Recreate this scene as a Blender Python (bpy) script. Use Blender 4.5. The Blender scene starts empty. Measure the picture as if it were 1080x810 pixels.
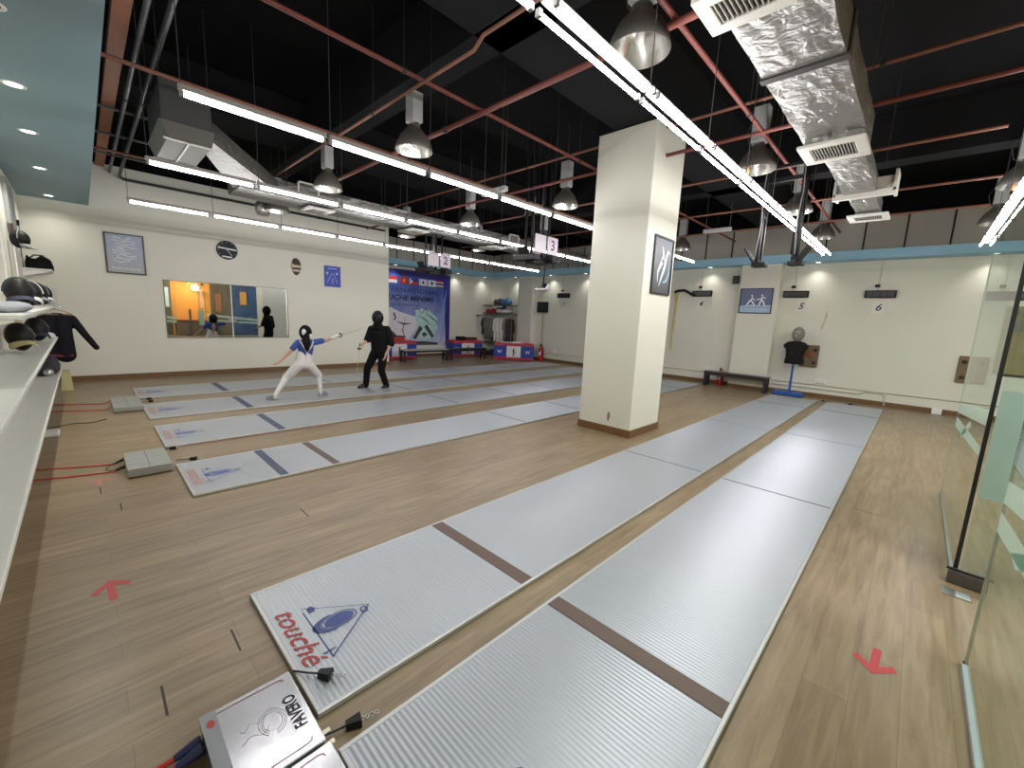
import bpy, bmesh, math, random
from mathutils import Vector, Matrix
random.seed(7)
SC = bpy.context.scene
COL = SC.collection
PI = math.pi

# ------------------------------------------------------------------ materials
_m = {}
def mat(name, col, rough=.5, metal=0., noise=.06, nscale=8., spec=.5, emit=None, estr=0., stretch=None, coat=0.):
    """procedural principled material: colour broken up by a noise texture"""
    if name in _m: return _m[name]
    m = bpy.data.materials.new(name); m.use_nodes = True
    nt = m.node_tree; b = nt.nodes['Principled BSDF']
    b.inputs['Roughness'].default_value = rough
    b.inputs['Metallic'].default_value = metal
    b.inputs['Specular IOR Level'].default_value = spec
    b.inputs['Coat Weight'].default_value = coat
    tc = nt.nodes.new('ShaderNodeTexCoord'); nz = nt.nodes.new('ShaderNodeTexNoise')
    nz.inputs['Scale'].default_value = nscale; nz.inputs['Detail'].default_value = 3
    if stretch:
        mp = nt.nodes.new('ShaderNodeMapping'); mp.inputs['Scale'].default_value = stretch
        nt.links.new(tc.outputs['Object'], mp.inputs['Vector']); nt.links.new(mp.outputs['Vector'], nz.inputs['Vector'])
    else:
        nt.links.new(tc.outputs['Object'], nz.inputs['Vector'])
    mr = nt.nodes.new('ShaderNodeMapRange')
    mr.inputs['To Min'].default_value = 1 - noise; mr.inputs['To Max'].default_value = 1 + noise
    nt.links.new(nz.outputs['Fac'], mr.inputs['Value'])
    vm = nt.nodes.new('ShaderNodeVectorMath'); vm.operation = 'SCALE'
    vm.inputs[0].default_value = col[:3]
    nt.links.new(mr.outputs['Result'], vm.inputs['Scale'])
    nt.links.new(vm.outputs['Vector'], b.inputs['Base Color'])
    if emit:
        b.inputs['Emission Color'].default_value = (*emit, 1); b.inputs['Emission Strength'].default_value = estr
    _m[name] = m
    return m
def s2l(r, g, b):
    f = lambda c: (c/255/12.92) if c <= 10 else ((c/255+.055)/1.055)**2.4
    return (f(r), f(g), f(b))
def glass(name, tint, rough=0., alpha=.88):
    """thin architectural glass: mostly clear with a fresnel reflection"""
    m = bpy.data.materials.new(name); m.use_nodes = True; nt = m.node_tree
    nt.nodes.remove(nt.nodes['Principled BSDF']); out = nt.nodes['Material Output']
    tr = nt.nodes.new('ShaderNodeBsdfTransparent'); tr.inputs['Color'].default_value = (*tint, 1)
    ge = nt.nodes.new('ShaderNodeNewGeometry'); iv = nt.nodes.new('ShaderNodeMath'); iv.operation = 'SUBTRACT'; iv.inputs[0].default_value = 1
    nt.links.new(ge.outputs['Backfacing'], iv.inputs[1]); m2 = nt.nodes.new('ShaderNodeMath'); m2.operation = 'MULTIPLY'
    gl = nt.nodes.new('ShaderNodeBsdfGlossy'); gl.inputs['Roughness'].default_value = rough; gl.inputs['Color'].default_value = (1,1,1,1)
    fr = nt.nodes.new('ShaderNodeFresnel'); fr.inputs['IOR'].default_value = 1.5
    nz = nt.nodes.new('ShaderNodeTexNoise'); nz.inputs['Scale'].default_value = 3
    mr = nt.nodes.new('ShaderNodeMapRange'); mr.inputs['To Min'].default_value = .9; mr.inputs['To Max'].default_value = 1.05
    mu = nt.nodes.new('ShaderNodeMath'); mu.operation = 'MULTIPLY'
    mx = nt.nodes.new('ShaderNodeMixShader')
    nt.links.new(nz.outputs['Fac'], mr.inputs['Value']); nt.links.new(fr.outputs['Fac'], mu.inputs[0]); nt.links.new(mr.outputs['Result'], mu.inputs[1])
    nt.links.new(mu.outputs['Value'], m2.inputs[0]); nt.links.new(iv.outputs[0], m2.inputs[1]); nt.links.new(m2.outputs[0], mx.inputs['Fac']); nt.links.new(tr.outputs[0], mx.inputs[1]); nt.links.new(gl.outputs[0], mx.inputs[2])
    nt.links.new(mx.outputs[0], out.inputs['Surface'])
    return m
def frosted(name, col, a=.6):
    m = bpy.data.materials.new(name); m.use_nodes = True; nt = m.node_tree
    b = nt.nodes['Principled BSDF']; out = nt.nodes['Material Output']
    b.inputs['Base Color'].default_value = (*col, 1); b.inputs['Roughness'].default_value = .6
    tl = nt.nodes.new('ShaderNodeBsdfTransparent'); tl.inputs['Color'].default_value = (*[min(1, c*1.3) for c in col], 1)
    tr = nt.nodes.new('ShaderNodeBsdfTranslucent'); tr.inputs['Color'].default_value = (*col, 1)
    nz = nt.nodes.new('ShaderNodeTexNoise'); nz.inputs['Scale'].default_value = 6
    mr = nt.nodes.new('ShaderNodeMapRange'); mr.inputs['To Min'].default_value = a-.05; mr.inputs['To Max'].default_value = a+.05
    m1 = nt.nodes.new('ShaderNodeMixShader'); m1.inputs['Fac'].default_value = .5
    m2 = nt.nodes.new('ShaderNodeMixShader')
    nt.links.new(nz.outputs['Fac'], mr.inputs['Value']); nt.links.new(mr.outputs['Result'], m2.inputs['Fac'])
    nt.links.new(b.outputs[0], m1.inputs[1]); nt.links.new(tr.outputs[0], m1.inputs[2])
    nt.links.new(tl.outputs[0], m2.inputs[1]); nt.links.new(m1.outputs[0], m2.inputs[2])
    nt.links.new(m2.outputs[0], out.inputs['Surface'])
    return m

# ------------------------------------------------------------------ mesh building
class MB:
    def __init__(s): s.v = []; s.f = []; s.mi = []; s.sm = []
    def add(s, vs, fs, mi=0, smooth=False):
        n = len(s.v); s.v += [tuple(v) for v in vs]
        for f in fs: s.f.append([i+n for i in f]); s.mi.append(mi); s.sm.append(smooth)
        return s
    def box(s, x0, x1, y0, y1, z0, z1, mi=0):
        v = [(x, y, z) for z in (z0, z1) for y in (y0, y1) for x in (x0, x1)]
        return s.add(v, [(0,2,3,1),(4,5,7,6),(0,1,5,4),(2,6,7,3),(0,4,6,2),(1,3,7,5)], mi)
    def bbox(s, x0, x1, y0, y1, z0, z1, b=.01, mi=0, seg=2):
        """bevelled box"""
        bm = bmesh.new()
        bmesh.ops.create_cube(bm, size=1)
        for v in bm.verts: v.co = Vector(((x0+x1)/2+v.co.x*(x1-x0), (y0+y1)/2+v.co.y*(y1-y0), (z0+z1)/2+v.co.z*(z1-z0)))
        bmesh.ops.bevel(bm, geom=bm.edges[:], offset=min(b, .45*min(x1-x0, y1-y0, z1-z0)), segments=seg, profile=.5, affect='EDGES')
        s.frombm(bm, mi); return s
    def frombm(s, bm, mi=0, smooth=False):
        bm.verts.index_update()
        s.add([v.co.copy() for v in bm.verts], [[v.index for v in f.verts] for f in bm.faces], mi, smooth); bm.free()
    def tube(s, pts, r, n=8, mi=0, caps=True, smooth=True):
        """swept tube along points; r number or list"""
        pts = [Vector(p) for p in pts]; m = len(pts)
        rs = r if isinstance(r, (list, tuple)) else [r]*m
        rings = []; prev = None
        for i, p in enumerate(pts):
            t = (pts[min(i+1, m-1)]-pts[max(i-1, 0)])
            if t.length < 1e-9: t = Vector((0,0,1))
            t.normalize()
            if prev is None:
                a = Vector((0,0,1)) if abs(t.z) < .9 else Vector((1,0,0))
                u = t.cross(a).normalized()
            else:
                u = (prev - t*prev.dot(t))
                u = u.normalized() if u.length > 1e-6 else t.orthogonal().normalized()
            prev = u; w = t.cross(u)
            rings.append([p+(u*math.cos(2*PI*k/n)+w*math.sin(2*PI*k/n))*rs[i] for k in range(n)])
        vs = [q for rg in rings for q in rg]; fs = []
        for i in range(m-1):
            for k in range(n):
                fs.append((i*n+k, i*n+(k+1)%n, (i+1)*n+(k+1)%n, (i+1)*n+k))
        s.add(vs, fs, mi, smooth)
        if caps:
            s.add(rings[0], [list(range(n))[::-1]], mi); s.add(rings[-1], [list(range(n))], mi)
        return s
    def lathe(s, prof, c=(0,0,0), n=24, mi=0, axis='Z', smooth=True):
        """prof: list of (radius, height)"""
        vs = []; fs = []; c = Vector(c)
        for r, h in prof:
            for k in range(n):
                a = 2*PI*k/n
                p = Vector((r*math.cos(a), r*math.sin(a), h))
                if axis == 'X': p = Vector((p.z, p.x, p.y))
                if axis == 'Y': p = Vector((p.y, p.z, p.x))
                vs.append(c+p)
        for i in range(len(prof)-1):
            for k in range(n):
                fs.append((i*n+k, i*n+(k+1)%n, (i+1)*n+(k+1)%n, (i+1)*n+k))
        return s.add(vs, fs, mi, smooth)
    def ball(s, c, r, mi=0, u=16, v=10):
        bm = bmesh.new(); bmesh.ops.create_uvsphere(bm, u_segments=u, v_segments=v, radius=1)
        R = r if isinstance(r, (tuple, list)) else (r, r, r)
        for q in bm.verts: q.co = Vector((q.co.x*R[0]+c[0], q.co.y*R[1]+c[1], q.co.z*R[2]+c[2]))
        s.frombm(bm, mi, True); return s
    def prism(s, poly, vec, mi=0):
        """closed extrusion of a planar polygon (3d points) along vec"""
        n = len(poly); a = [Vector(p) for p in poly]; b = [p+Vector(vec) for p in a]
        return s.add(a+b, [list(range(n))[::-1], list(range(n, 2*n))]+[(i, (i+1)%n, n+(i+1)%n, n+i) for i in range(n)], mi)
    def quad(s, *p, mi=0): return s.add(p, [(0,1,2,3)], mi)
    def poly(s, pts, mi=0): return s.add(pts, [list(range(len(pts)))], mi)
    def mesh(s, name, mats):
        me = bpy.data.meshes.new(name); me.from_pydata(s.v, [], s.f)
        for m in (mats if isinstance(mats, (list, tuple)) else [mats]): me.materials.append(m)
        me.polygons.foreach_set('material_index', s.mi); me.polygons.foreach_set('use_smooth', s.sm)
        bm = bmesh.new(); bm.from_mesh(me); bmesh.ops.recalc_face_normals(bm, faces=bm.faces); bm.to_mesh(me); bm.free()
        me.update(); return me
    def build(s, name, mats, parent=None, loc=None, rot=None):
        o = bpy.data.objects.new(name, s.mesh(name, mats)); COL.objects.link(o)
        if parent: o.parent = parent
        if loc: o.location = loc
        if rot: o.rotation_euler = rot
        return o
def tag(o, label, cat, group=None, kind=None):
    o['label'] = label; o['category'] = cat
    if group: o['group'] = group
    if kind: o['kind'] = kind
    return o
def thing(name, label, cat, loc=(0,0,0), rz=0, group=None):
    o = bpy.data.objects.new(name, None); COL.objects.link(o); o.empty_display_size = .1
    o.location = loc; o.rotation_euler = (0,0,rz)
    return tag(o, label, cat, group)
def struct(o): o['kind'] = 'structure'; return o
def copy_tree(o, parent=None):
    c = o.copy(); COL.objects.link(c)
    if parent: c.parent = parent
    for ch in list(o.children): copy_tree(ch, c)
    return c
def dup(o, loc, label, rz=None, group=None):
    c = copy_tree(o); c.location = loc; c['label'] = label
    if rz is not None: c.rotation_euler = (0,0,rz)
    if group: c['group'] = group
    return c
_fonts = {}
def text_pts(body, size, width=None, shear=0., bold=0.):
    cu = bpy.data.curves.new('t', 'FONT'); cu.body = body; cu.size = size; cu.align_x = 'CENTER'; cu.align_y = 'CENTER'
    cu.shear = shear; cu.offset = bold; cu.resolution_u = 3
    o = bpy.data.objects.new('t', cu); COL.objects.link(o)
    dg = bpy.context.evaluated_depsgraph_get(); dg.update()
    me = bpy.data.meshes.new_from_object(o.evaluated_get(dg))
    v = [q.co.copy() for q in me.vertices]; f = [list(p.vertices) for p in me.polygons]
    bpy.data.objects.remove(o); bpy.data.curves.remove(cu); bpy.data.meshes.remove(me)
    if width:
        x0 = min(p.x for p in v); x1 = max(p.x for p in v); k = width/(x1-x0)
        for p in v: p.x = (p.x-(x0+x1)/2)*k
    return v, f
def text(mb, body, size, origin, right, up, width=None, shear=0., bold=0., mi=0):
    v, f = text_pts(body, size, width, shear, bold)
    O = Vector(origin); R = Vector(right).normalized(); U = Vector(up).normalized()
    mb.add([O+R*p.x+U*p.y for p in v], f, mi)
    return mb
ORD = ['first','second','third','fourth','fifth','sixth','seventh','eighth','ninth','tenth']

def remesh(name, segs, voxel, m, parent=None, smooth=2, balls=()):
    """one continuous surface grown from tapered capsules (p0,r0,p1,r1) and ellipsoids (c,(rx,ry,rz))"""
    mb = MB()
    for p0, r0, p1, r1 in segs:
        p0 = Vector(p0); p1 = Vector(p1); d = p1-p0; L = d.length
        if L < 1e-5: mb.ball(p0, r0, u=14, v=9); continue
        d /= L; pts = []; rs = []
        for a in (-90,-60,-35,-15,0):
            a = math.radians(a); pts.append(p0+d*(r0*math.sin(a))); rs.append(max(1e-4, r0*math.cos(a)))
        for a in (0,15,35,60,90):
            a = math.radians(a); pts.append(p1+d*(r1*math.sin(a))); rs.append(max(1e-4, r1*math.cos(a)))
        mb.tube(pts, rs, n=14, caps=True)
    for c, r in balls: mb.ball(c, r, u=20, v=14)
    o = mb.build('tmp', [])
    md = o.modifiers.new('r', 'REMESH'); md.mode = 'VOXEL'; md.voxel_size = voxel
    if smooth:
        ms = o.modifiers.new('s', 'SMOOTH'); ms.iterations = smooth; ms.factor = .5
    dg = bpy.context.evaluated_depsgraph_get(); dg.update()
    me = bpy.data.meshes.new_from_object(o.evaluated_get(dg)); me.name = name
    bpy.data.objects.remove(o)
    me.materials.clear(); me.materials.append(m)
    me.polygons.foreach_set('use_smooth', [True]*len(me.polygons))
    ob = bpy.data.objects.new(name, me); COL.objects.link(ob)
    if parent: ob.parent = parent
    return ob
TUBE_E = 42.0; DOWN_E = 2.6; SPOT_E = 75.0; MALL_E = 60.0; EXPO = 0.85
PISTE_R, PISTE_M = .37, .5
# ------------------------------------------------------------------ the room
WALL = mat('wall_paint', (.72,.722,.632), .55, noise=.03, nscale=1.2)
GREYWALL = mat('upper_wall_panel', (.42,.41,.36), .7, noise=.04, nscale=2)
BLACK = mat('ceiling_black', (.0028,.0028,.0032), .95, spec=.12, noise=.25, nscale=1.5)
BEAM = mat('beam_black', (.0075,.008,.009), .95, spec=.15, noise=.15, nscale=2)
BLUE = mat('soffit_blue', (.28,.52,.68), .5, noise=.03, nscale=2)
TEAL = mat('soffit_teal', (.185,.30,.36), .5, noise=.03, nscale=2)
SKIRT = mat('skirting_wood', (.16,.085,.035), .45, noise=.25, nscale=5, stretch=(1,1,8))
WHITE = mat('white_paint', (.8,.8,.78), .4, noise=.02)
DARK = mat('dark_plastic', (.006,.006,.0065), .5, noise=.2, spec=.3)
STEEL = mat('steel', (.55,.55,.54), .3, metal=1., noise=.05)
XL, YF, YN, XR, XB = -13.4, 14.45, -.74, 4.2, -15.6
ZC = 5.6

def floor_material():
    m = bpy.data.materials.new('oak_laminate'); m.use_nodes = True; nt = m.node_tree; b = nt.nodes['Principled BSDF']
    tc = nt.nodes.new('ShaderNodeTexCoord'); mp = nt.nodes.new('ShaderNodeMapping')
    mp.inputs['Rotation'].default_value = (0,0,PI/2)
    br = nt.nodes.new('ShaderNodeTexBrick'); br.inputs['Scale'].default_value = 1
    br.inputs['Brick Width'].default_value = 1.28; br.inputs['Row Height'].default_value = .193
    br.inputs['Mortar Size'].default_value = .0018; br.inputs['Mortar Smooth'].default_value = .1; br.inputs['Bias'].default_value = 0
    br.offset = .37; br.offset_frequency = 2
    br.inputs['Color1'].default_value = (.212,.158,.094,1); br.inputs['Color2'].default_value = (.258,.194,.118,1)
    br.inputs['Mortar'].default_value = (.175,.128,.077,1)
    nt.links.new(tc.outputs['Object'], mp.inputs['Vector']); nt.links.new(mp.outputs['Vector'], br.inputs['Vector'])
    m2 = nt.nodes.new('ShaderNodeMapping'); m2.inputs['Scale'].default_value = (9, .8, 1)
    nt.links.new(tc.outputs['Object'], m2.inputs['Vector'])
    nz = nt.nodes.new('ShaderNodeTexNoise'); nz.inputs['Scale'].default_value = 2.2; nz.inputs['Detail'].default_value = 4; nz.inputs['Roughness'].default_value = .55; nz.inputs['Distortion'].default_value = .6
    nt.links.new(m2.outputs['Vector'], nz.inputs['Vector'])
    cr = nt.nodes.new('ShaderNodeValToRGB'); e = cr.color_ramp.elements
    e[0].position = .3; e[0].color = (.74,.72,.67,1); e[1].position = .7; e[1].color = (1.22,1.21,1.19,1)
    nt.links.new(nz.outputs['Fac'], cr.inputs['Fac'])
    mx = nt.nodes.new('ShaderNodeMix'); mx.data_type = 'RGBA'; mx.blend_type = 'MULTIPLY'; mx.inputs['Factor'].default_value = 1
    nt.links.new(br.outputs['Color'], mx.inputs['A']); nt.links.new(cr.outputs['Color'], mx.inputs['B'])
    nt.links.new(mx.outputs['Result'], b.inputs['Base Color'])
    b.inputs['Roughness'].default_value = .35; b.inputs['Specular IOR Level'].default_value = .5
    return m
FLOORM = floor_material()
bm = bmesh.new(); bmesh.ops.create_grid(bm, x_segments=1, y_segments=1, size=1)
for v in bm.verts: v.co = Vector((-6+v.co.x*10.5, 6.9+v.co.y*8, 0))
f = MB(); f.frombm(bm); fl = struct(f.build('floor', FLOORM))
GAP = mat('joint_gap_dark', (.045,.03,.02), .7)
for (x0, x1, y) in ((-2.6,-2.39,.45), (-2.4,-2.19,.12), (-3.9,-3.7,1.275), (-.23,-.04,5.6), (-5.61,-5.41,-.02), (-5.05,-4.86,.1)):
    MB().quad((x0,y-.005,.0008),(x1,y-.005,.0008),(x1,y+.005,.0008),(x0,y+.005,.0008)).build('joint_gap', GAP, fl)

def wallbox(name, a, m): return struct(MB().box(*a).build(name, m))
wallbox('wall_left', (XL-.15, XL, YN-.15, 7.5, 0, 4.8), WALL)
wallbox('wall_alcove', (XB-.15, XL-.15, 7.35, 7.5, 0, 4.8), WALL)
wallbox('wall_banner', (XB-.15, XB, 7.5, YF+.15, 0, 3.95), WALL)
wallbox('wall_far', (XB, XR, YF, YF+.15, 0, 3.95), WALL)
wallbox('wall_near', (XL, XR, YN-.15, YN, 0, ZC), WALL)
wallbox('wall_upper_left', (XB-.3, XL-.15+.15, YN-.15, 7.5, 4.8, ZC), BLACK)
wallbox('ceiling', (XB-.5, XR+.2, YN-.3, YF+.6, ZC, ZC+.1), BLACK)
# grey panelled band above the blue soffit, black above it
up = MB().box(XB, XR, YF+.02, YF+.15, 3.95, 4.83)
upf = struct(up.build('wall_upper_far', GREYWALL))
st = MB(); x = -15.0
while x < 4: st.box(x-.016, x+.016, YF+.006, YF+.02, 3.95, 4.83); x += .8
st.build('panel_joint', DARK, upf)
wallbox('wall_top_far', (XB-.2, XR, YF+.02, YF+.2, 4.83, ZC), BLACK)
ub = struct(MB().box(XB-.15, XB-.02, 7.5, YF, 3.95, 4.83).build('wall_upper_banner', GREYWALL))
st = MB(); y = 8.3
while y < 14.2: st.box(XB-.02, XB-.006, y-.016, y+.016, 3.95, 4.83); y += .8
st.build('panel_joint', DARK, ub)
wallbox('wall_top_banner', (XB-.2, XB-.02, 7.5, YF, 4.83, ZC), BLACK)
# soffits
wallbox('trim_1', (XB, XR, YF-.5, YF, 3.73, 3.95), BLUE)['label'] = 'blue soffit along the far wall'
wallbox('trim_2', (XB, XB+.5, 7.5, YF-.5, 3.73, 3.95), BLUE)
wallbox('trim_3', (XL, .4, YN, .28, 3.86, ZC), TEAL)
# skirtings
wallbox('baseboard_left', (XL, XL+.015, YN, 7.5, 0, .12), SKIRT)
wallbox('baseboard_alcove', (XB, XB+.015, 7.5, YF, 0, .12), SKIRT)
wallbox('baseboard_far', (XB+.015, XR, YF-.015, YF, 0, .12), SKIRT)
# ceiling beams
for k, a in enumerate(((-3.84,-2.9, YN, YF, 4.8, ZC), (XL, XR, 3.15, 3.55, 4.8, ZC-.01), (XL, XR, 9.9, 10.3, 4.8, ZC-.01), (-9.6,-8.7, .3, YF, 4.95, ZC-.02))):
    o = struct(MB().box(*a).build('ceiling_beam', BEAM))
struct(MB().box(-4.17,-3.12, 6.02, 7.1, 4.8, ZC).build('beam_haunch', BEAM))
# pillar in the room and two pilasters on the far wall
PX0, PX1, PY0, PY1 = -4.14, -3.15, 6.05, 7.07
p = MB().bbox(PX0, PX1, PY0, PY1, 0, 4.8, .012)
pl = struct(p.build('pillar', WALL))
MB().box(PX0-.014, PX1+.014, PY0-.014, PY1+.014, 0, .125).build('baseboard', SKIRT, pl)
MB().add([(-3.58,PY0-.001,.34),(-3.535,PY0-.001,.37),(-3.52,PY0-.001,.30),(-3.55,PY0-.001,.20),(-3.575,PY0-.001,.22)],[(0,1,2,3,4)]).build('paint_chip', mat('chipped_plaster',(.28,.2,.12),.9), pl)
for n, (a, b) in enumerate(((-13.5,-12.65), (-4.14,-3.1))):
    q = struct(MB().box(a, b, YF-.32, YF, 0, 3.73).build('pilaster', WALL))
    MB().box(a-.012, b+.012, YF-.334, YF, 0, .12).build('baseboard', SKIRT, q)
# the mall beyond the glass partition (seen in the mirror and through the glass)
ORANGE = mat('orange_paint', (.75,.30,.05), .6, noise=.08)
BROWN = mat('brown_panel', (.13,.085,.05), .6, noise=.2)
NAVY = mat('navy_panel', (.02,.05,.14), .5, noise=.1)
wallbox('wall_right', (XR, XR+.15, YN-.15, YF+.15, 0, ZC), WALL)
wr = struct(MB().box(XR-.03, XR, 3.6, 5.45, 0, 3.6).build('wall_orange', ORANGE))
struct(MB().box(XR-.03, XR, 5.45, 6.6, 0, 3.6).build('wall_brown', BROWN))
struct(MB().box(XR-.03, XR, 6.6, 9.0, 0, 3.6).build('wall_navy', NAVY))
struct(MB().box(XR-.03, XR, 1.5, 3.6, 0, 3.6).build('wall_bare_brown', BROWN))
# ------------------------------------------------------------------ fluorescent battens
TUBE = mat('lit_tube', (1,1,1), .4, emit=(1,.97,.98), estr=TUBE_E); TUBE.cycles.emission_sampling = 'FRONT'
HOUS = mat('batten_grey', (.32,.31,.31), .5)
WIRE = mat('wire_grey', (.035,.035,.035), .7)
HANG = mat('hanger_rod_dark', (.022,.022,.022), .8)
def make_batten(twin, wire=True):
    root = thing('fluorescent_batten', '', 'ceiling light')
    ZT = 3.52
    w = .032 if twin else .026
    MB().bbox(-w, w, .012, 1.188, .028, .075, .006).build('housing', HOUS, root)
    for s in ((-1, 1) if twin else (0,)):
        xo = s*.062
        MB().tube([(xo,.05,0),(xo,1.15,0)], .015, 6, caps=False).build('tube', TUBE, root)
        for y0 in (.02, 1.15): MB().bbox(xo-.017, xo+.017, y0, y0+.03, -.017, .024, .004).build('end_cap', HOUS, root)
    if wire: MB().tube([(0,.03,.07),(0,.03,ZC-ZT)], .004, 5).build('suspension_wire', WIRE, root)
    return root
rows = [('row beside the pillar', -4.55, 9, False, 0.67), ('row above the second and third pistes', -7.02, 9, False, .67),
        ('row nearest the mirror wall', -10.0, 9, False, .67), ('double row above the right pistes', -1.70, 9, True, .67), ('row above the glass partition', .61, 4, True, 6.67)]
protos = {}
for rname, x, n, twin, y0 in rows:
    for k in range(n):
        ends = 'end tube nearest the far wall' if k == n-1 else ORD[k]
        lab = f'{"twin" if twin else "single"} fluorescent batten, {ORD[k]} from near end, {rname}'
        loc = (x, y0+1.2*k, 3.52)
        if twin not in protos:
            protos[twin] = make_batten(twin); o = protos[twin]; o.location = loc; o['label'] = lab
        else: o = dup(protos[twin], loc, lab)
        o['group'] = 'fluorescent battens in the '+rname
# ------------------------------------------------------------------ high bay lamps
SHADE = mat('lamp_shade_grey', (.085,.08,.068), .5, metal=.2)
REFL = mat('lamp_reflector', (.60,.60,.58), .25, metal=1., noise=.15, nscale=14)
BALL_ = mat('ballast_grey', (.33,.34,.34), .5)
def make_bay():
    r = thing('high_bay_lamp', '', 'ceiling lamp')
    MB().lathe([(.25,0),(.256,.01),(.235,.09),(.185,.19),(.115,.27),(.085,.30),(.085,.33)], n=32).build('lamp_shade', SHADE, r)
    s = MB().lathe([(.25,.001),(.228,.09),(.178,.185),(.108,.262),(.0,.28)], n=32); s.build('reflector', REFL, r)
    MB().lathe([(0,.045),(.028,.06),(.042,.11),(.03,.19),(.022,.26)], n=16).build('bulb', mat('unlit_bulb', (.75,.74,.7), .15), r)
    b = MB().bbox(-.095,.095,-.08,.08,.36,.83,.012)
    for i in range(5): b.box(-.07+i*.03,-.06+i*.03,-.083,-.079,.40,.44)
    b.build('ballast_box', BALL_, r)
    h = MB().tube([(0,0,.83),(0,0,.88)], .02, 8).tube([(0,0,.88),(.02,0,.93),(0,0,.97),(-.015,0,.94),(0,0,.90)], .007, 6)
    h.tube([(0,0,.95),(0,0,ZC-4.07)], .009, 6); h.build('hook', WIRE, r)
    MB().tube([(.03,.02,.33),(.03,.02,.36)], .03, 8).tube([(-.09,0,.7),(-.17,0,.55),(-.13,0,.38),(-.06,0,.33)], .006, 6).build('cable', WIRE, r)
    return r
pbay = None
cols = {-2.0: 'above the right pistes', -5.38: 'left of the pillar', -8.3: 'in the middle of the hall', -11.2: 'near the mirror wall', .74: 'beyond the glass partition'}
rown = {3.4: 'nearest row', 6.85: 'second row', 9.65: 'third row', 12.5: 'farthest row'}
for x in cols:
    for y in rown:
        if x == .74 and y < 9: continue
        lab = f'grey unlit high bay lamp in the {rown[y]}, {cols[x]}'
        if pbay is None: pbay = make_bay(); o = pbay; o.location = (x,y,4.07); o['label'] = lab
        else: o = dup(pbay, (x,y,4.07), lab)
        o['group'] = 'high bay lamps under the black ceiling'
# ------------------------------------------------------------------ sprinkler and service pipes
RED = mat('sprinkler_red', (.15,.034,.024), .6, noise=.15)
RUST = mat('sprinkler_brown', (.17,.066,.038), .6, noise=.2)
ORG = mat('trunking_orange', (.36,.125,.05), .55, noise=.15)
GALV = mat('galvanised', (.13,.14,.135), .4, metal=.6, noise=.25)
def pipe(pts, r, m, label, hang=None, name='sprinkler_pipe', cat='pipe'):
    root = thing(name, label, cat, pts[0])
    o = Vector(pts[0]); P = [Vector(p)-o for p in pts]
    MB().tube(P, r, 10).build('tube', m, root)
    for a, b in zip(P[:-1], P[1:]):
        L = (b-a).length; k = int(L/3.4)
        for i in range(1, k+1):
            q = a+(b-a)*(i/(k+.5))
            d = (b-a).normalized()
            c = MB(); c.tube([q-d*.02, q+d*.02], r*1.35, 10).tube([q+Vector((0,0,r)), Vector((q.x,q.y,ZC-o.z))], .004, 5)
            c.build('hanger', HANG, root)
    return root
pipe([(-4.36,-.6,4.42),(-4.36,13.9,4.42)], .024, RED, 'red sprinkler pipe running lengthwise just left of the pillar')
pipe([(-1.86,-.6,4.42),(-1.86,13.9,4.42)], .026, RED, 'red sprinkler pipe running lengthwise above the right pistes')
pipe([(-6.63,.3,4.42),(-6.63,13.5,4.42)], .024, RUST, 'brown sprinkler pipe running lengthwise above the third piste')
pipe([(-10.9,.3,4.5),(-10.9,13.5,4.5)], .024, RUST, 'brown sprinkler pipe running lengthwise near the mirror wall')
pipe([(-9.4,2.82,4.36),(-3.43,2.82,4.36),(-3.3,2.82,4.44),(-2.75,2.82,4.44),(.3,2.82,4.44)], .019, RUST, 'thin brown crosswise pipe with a kink, nearest the camera')
pipe([(-8.6,3.69,4.36),(.3,3.69,4.36)], .034, RED, 'thick red crosswise pipe behind the nearest lamp')
pipe([(-12.8,6.27,4.74),(-4.18,6.27,4.74)], .021, RUST, 'brown crosswise sprinkler pipe ending at the left side of the pillar top')
pipe([(-3.11,6.27,4.74),(.5,6.27,4.74)], .021, RUST, 'brown crosswise sprinkler pipe starting at the right side of the pillar top')
pipe([(-12.8,6.42,4.40),(-4.14,6.42,4.40)], .026, RED, 'red crosswise sprinkler pipe meeting the pillar from the left')
pipe([(-3.15,6.42,4.40),(.4,6.42,4.40)], .026, RED, 'red crosswise sprinkler pipe leaving the pillar to the right')
pipe([(-12.8,7.9,4.38),(.4,7.9,4.38)], .021, RUST, 'brown crosswise pipe first behind the pillar')
pipe([(-12.8,10.2,4.38),(.6,10.2,4.38)], .022, RUST, 'brown crosswise pipe second behind the pillar')
pipe([(-12.8,12.2,4.38),(.6,12.2,4.38)], .022, RUST, 'brown crosswise pipe nearest the far wall')
# services by the blue-green soffit
t = MB().bbox(0, 7.9, -.075, .075, -.04, .04, .006)
tag(t.build('orange_trunking', ORG, None, (-13.4,.52,4.78)), 'wide orange trunking beside the blue green soffit', 'trunking')
pipe([(-5.2,.67,4.66),(-13.38,.67,4.66)], .028, GALV, 'grey galvanised pipe beside the orange trunking', name='service_pipe')
pipe([(-5.2,.82,4.6),(-12.9,.82,4.6),(-13.28,.82,4.57),(-13.32,.9,4.54),(-13.32,7.3,4.54)], .03, mat('pipe_dark',(.028,.028,.027),.4,metal=.3), 'dark pipe that turns along the top of the mirror wall', name='service_pipe')
for k, y0 in enumerate((-9.2,-10.6,-12.0)):
    tag(MB().box(-.02,.02,-.3,.6,-.015,.015).build('support_bracket', GALV, None, (y0,.6,4.70)), f'grey support bracket under the services, {ORD[k]} from the camera', 'bracket', 'support brackets under the services')
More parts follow.
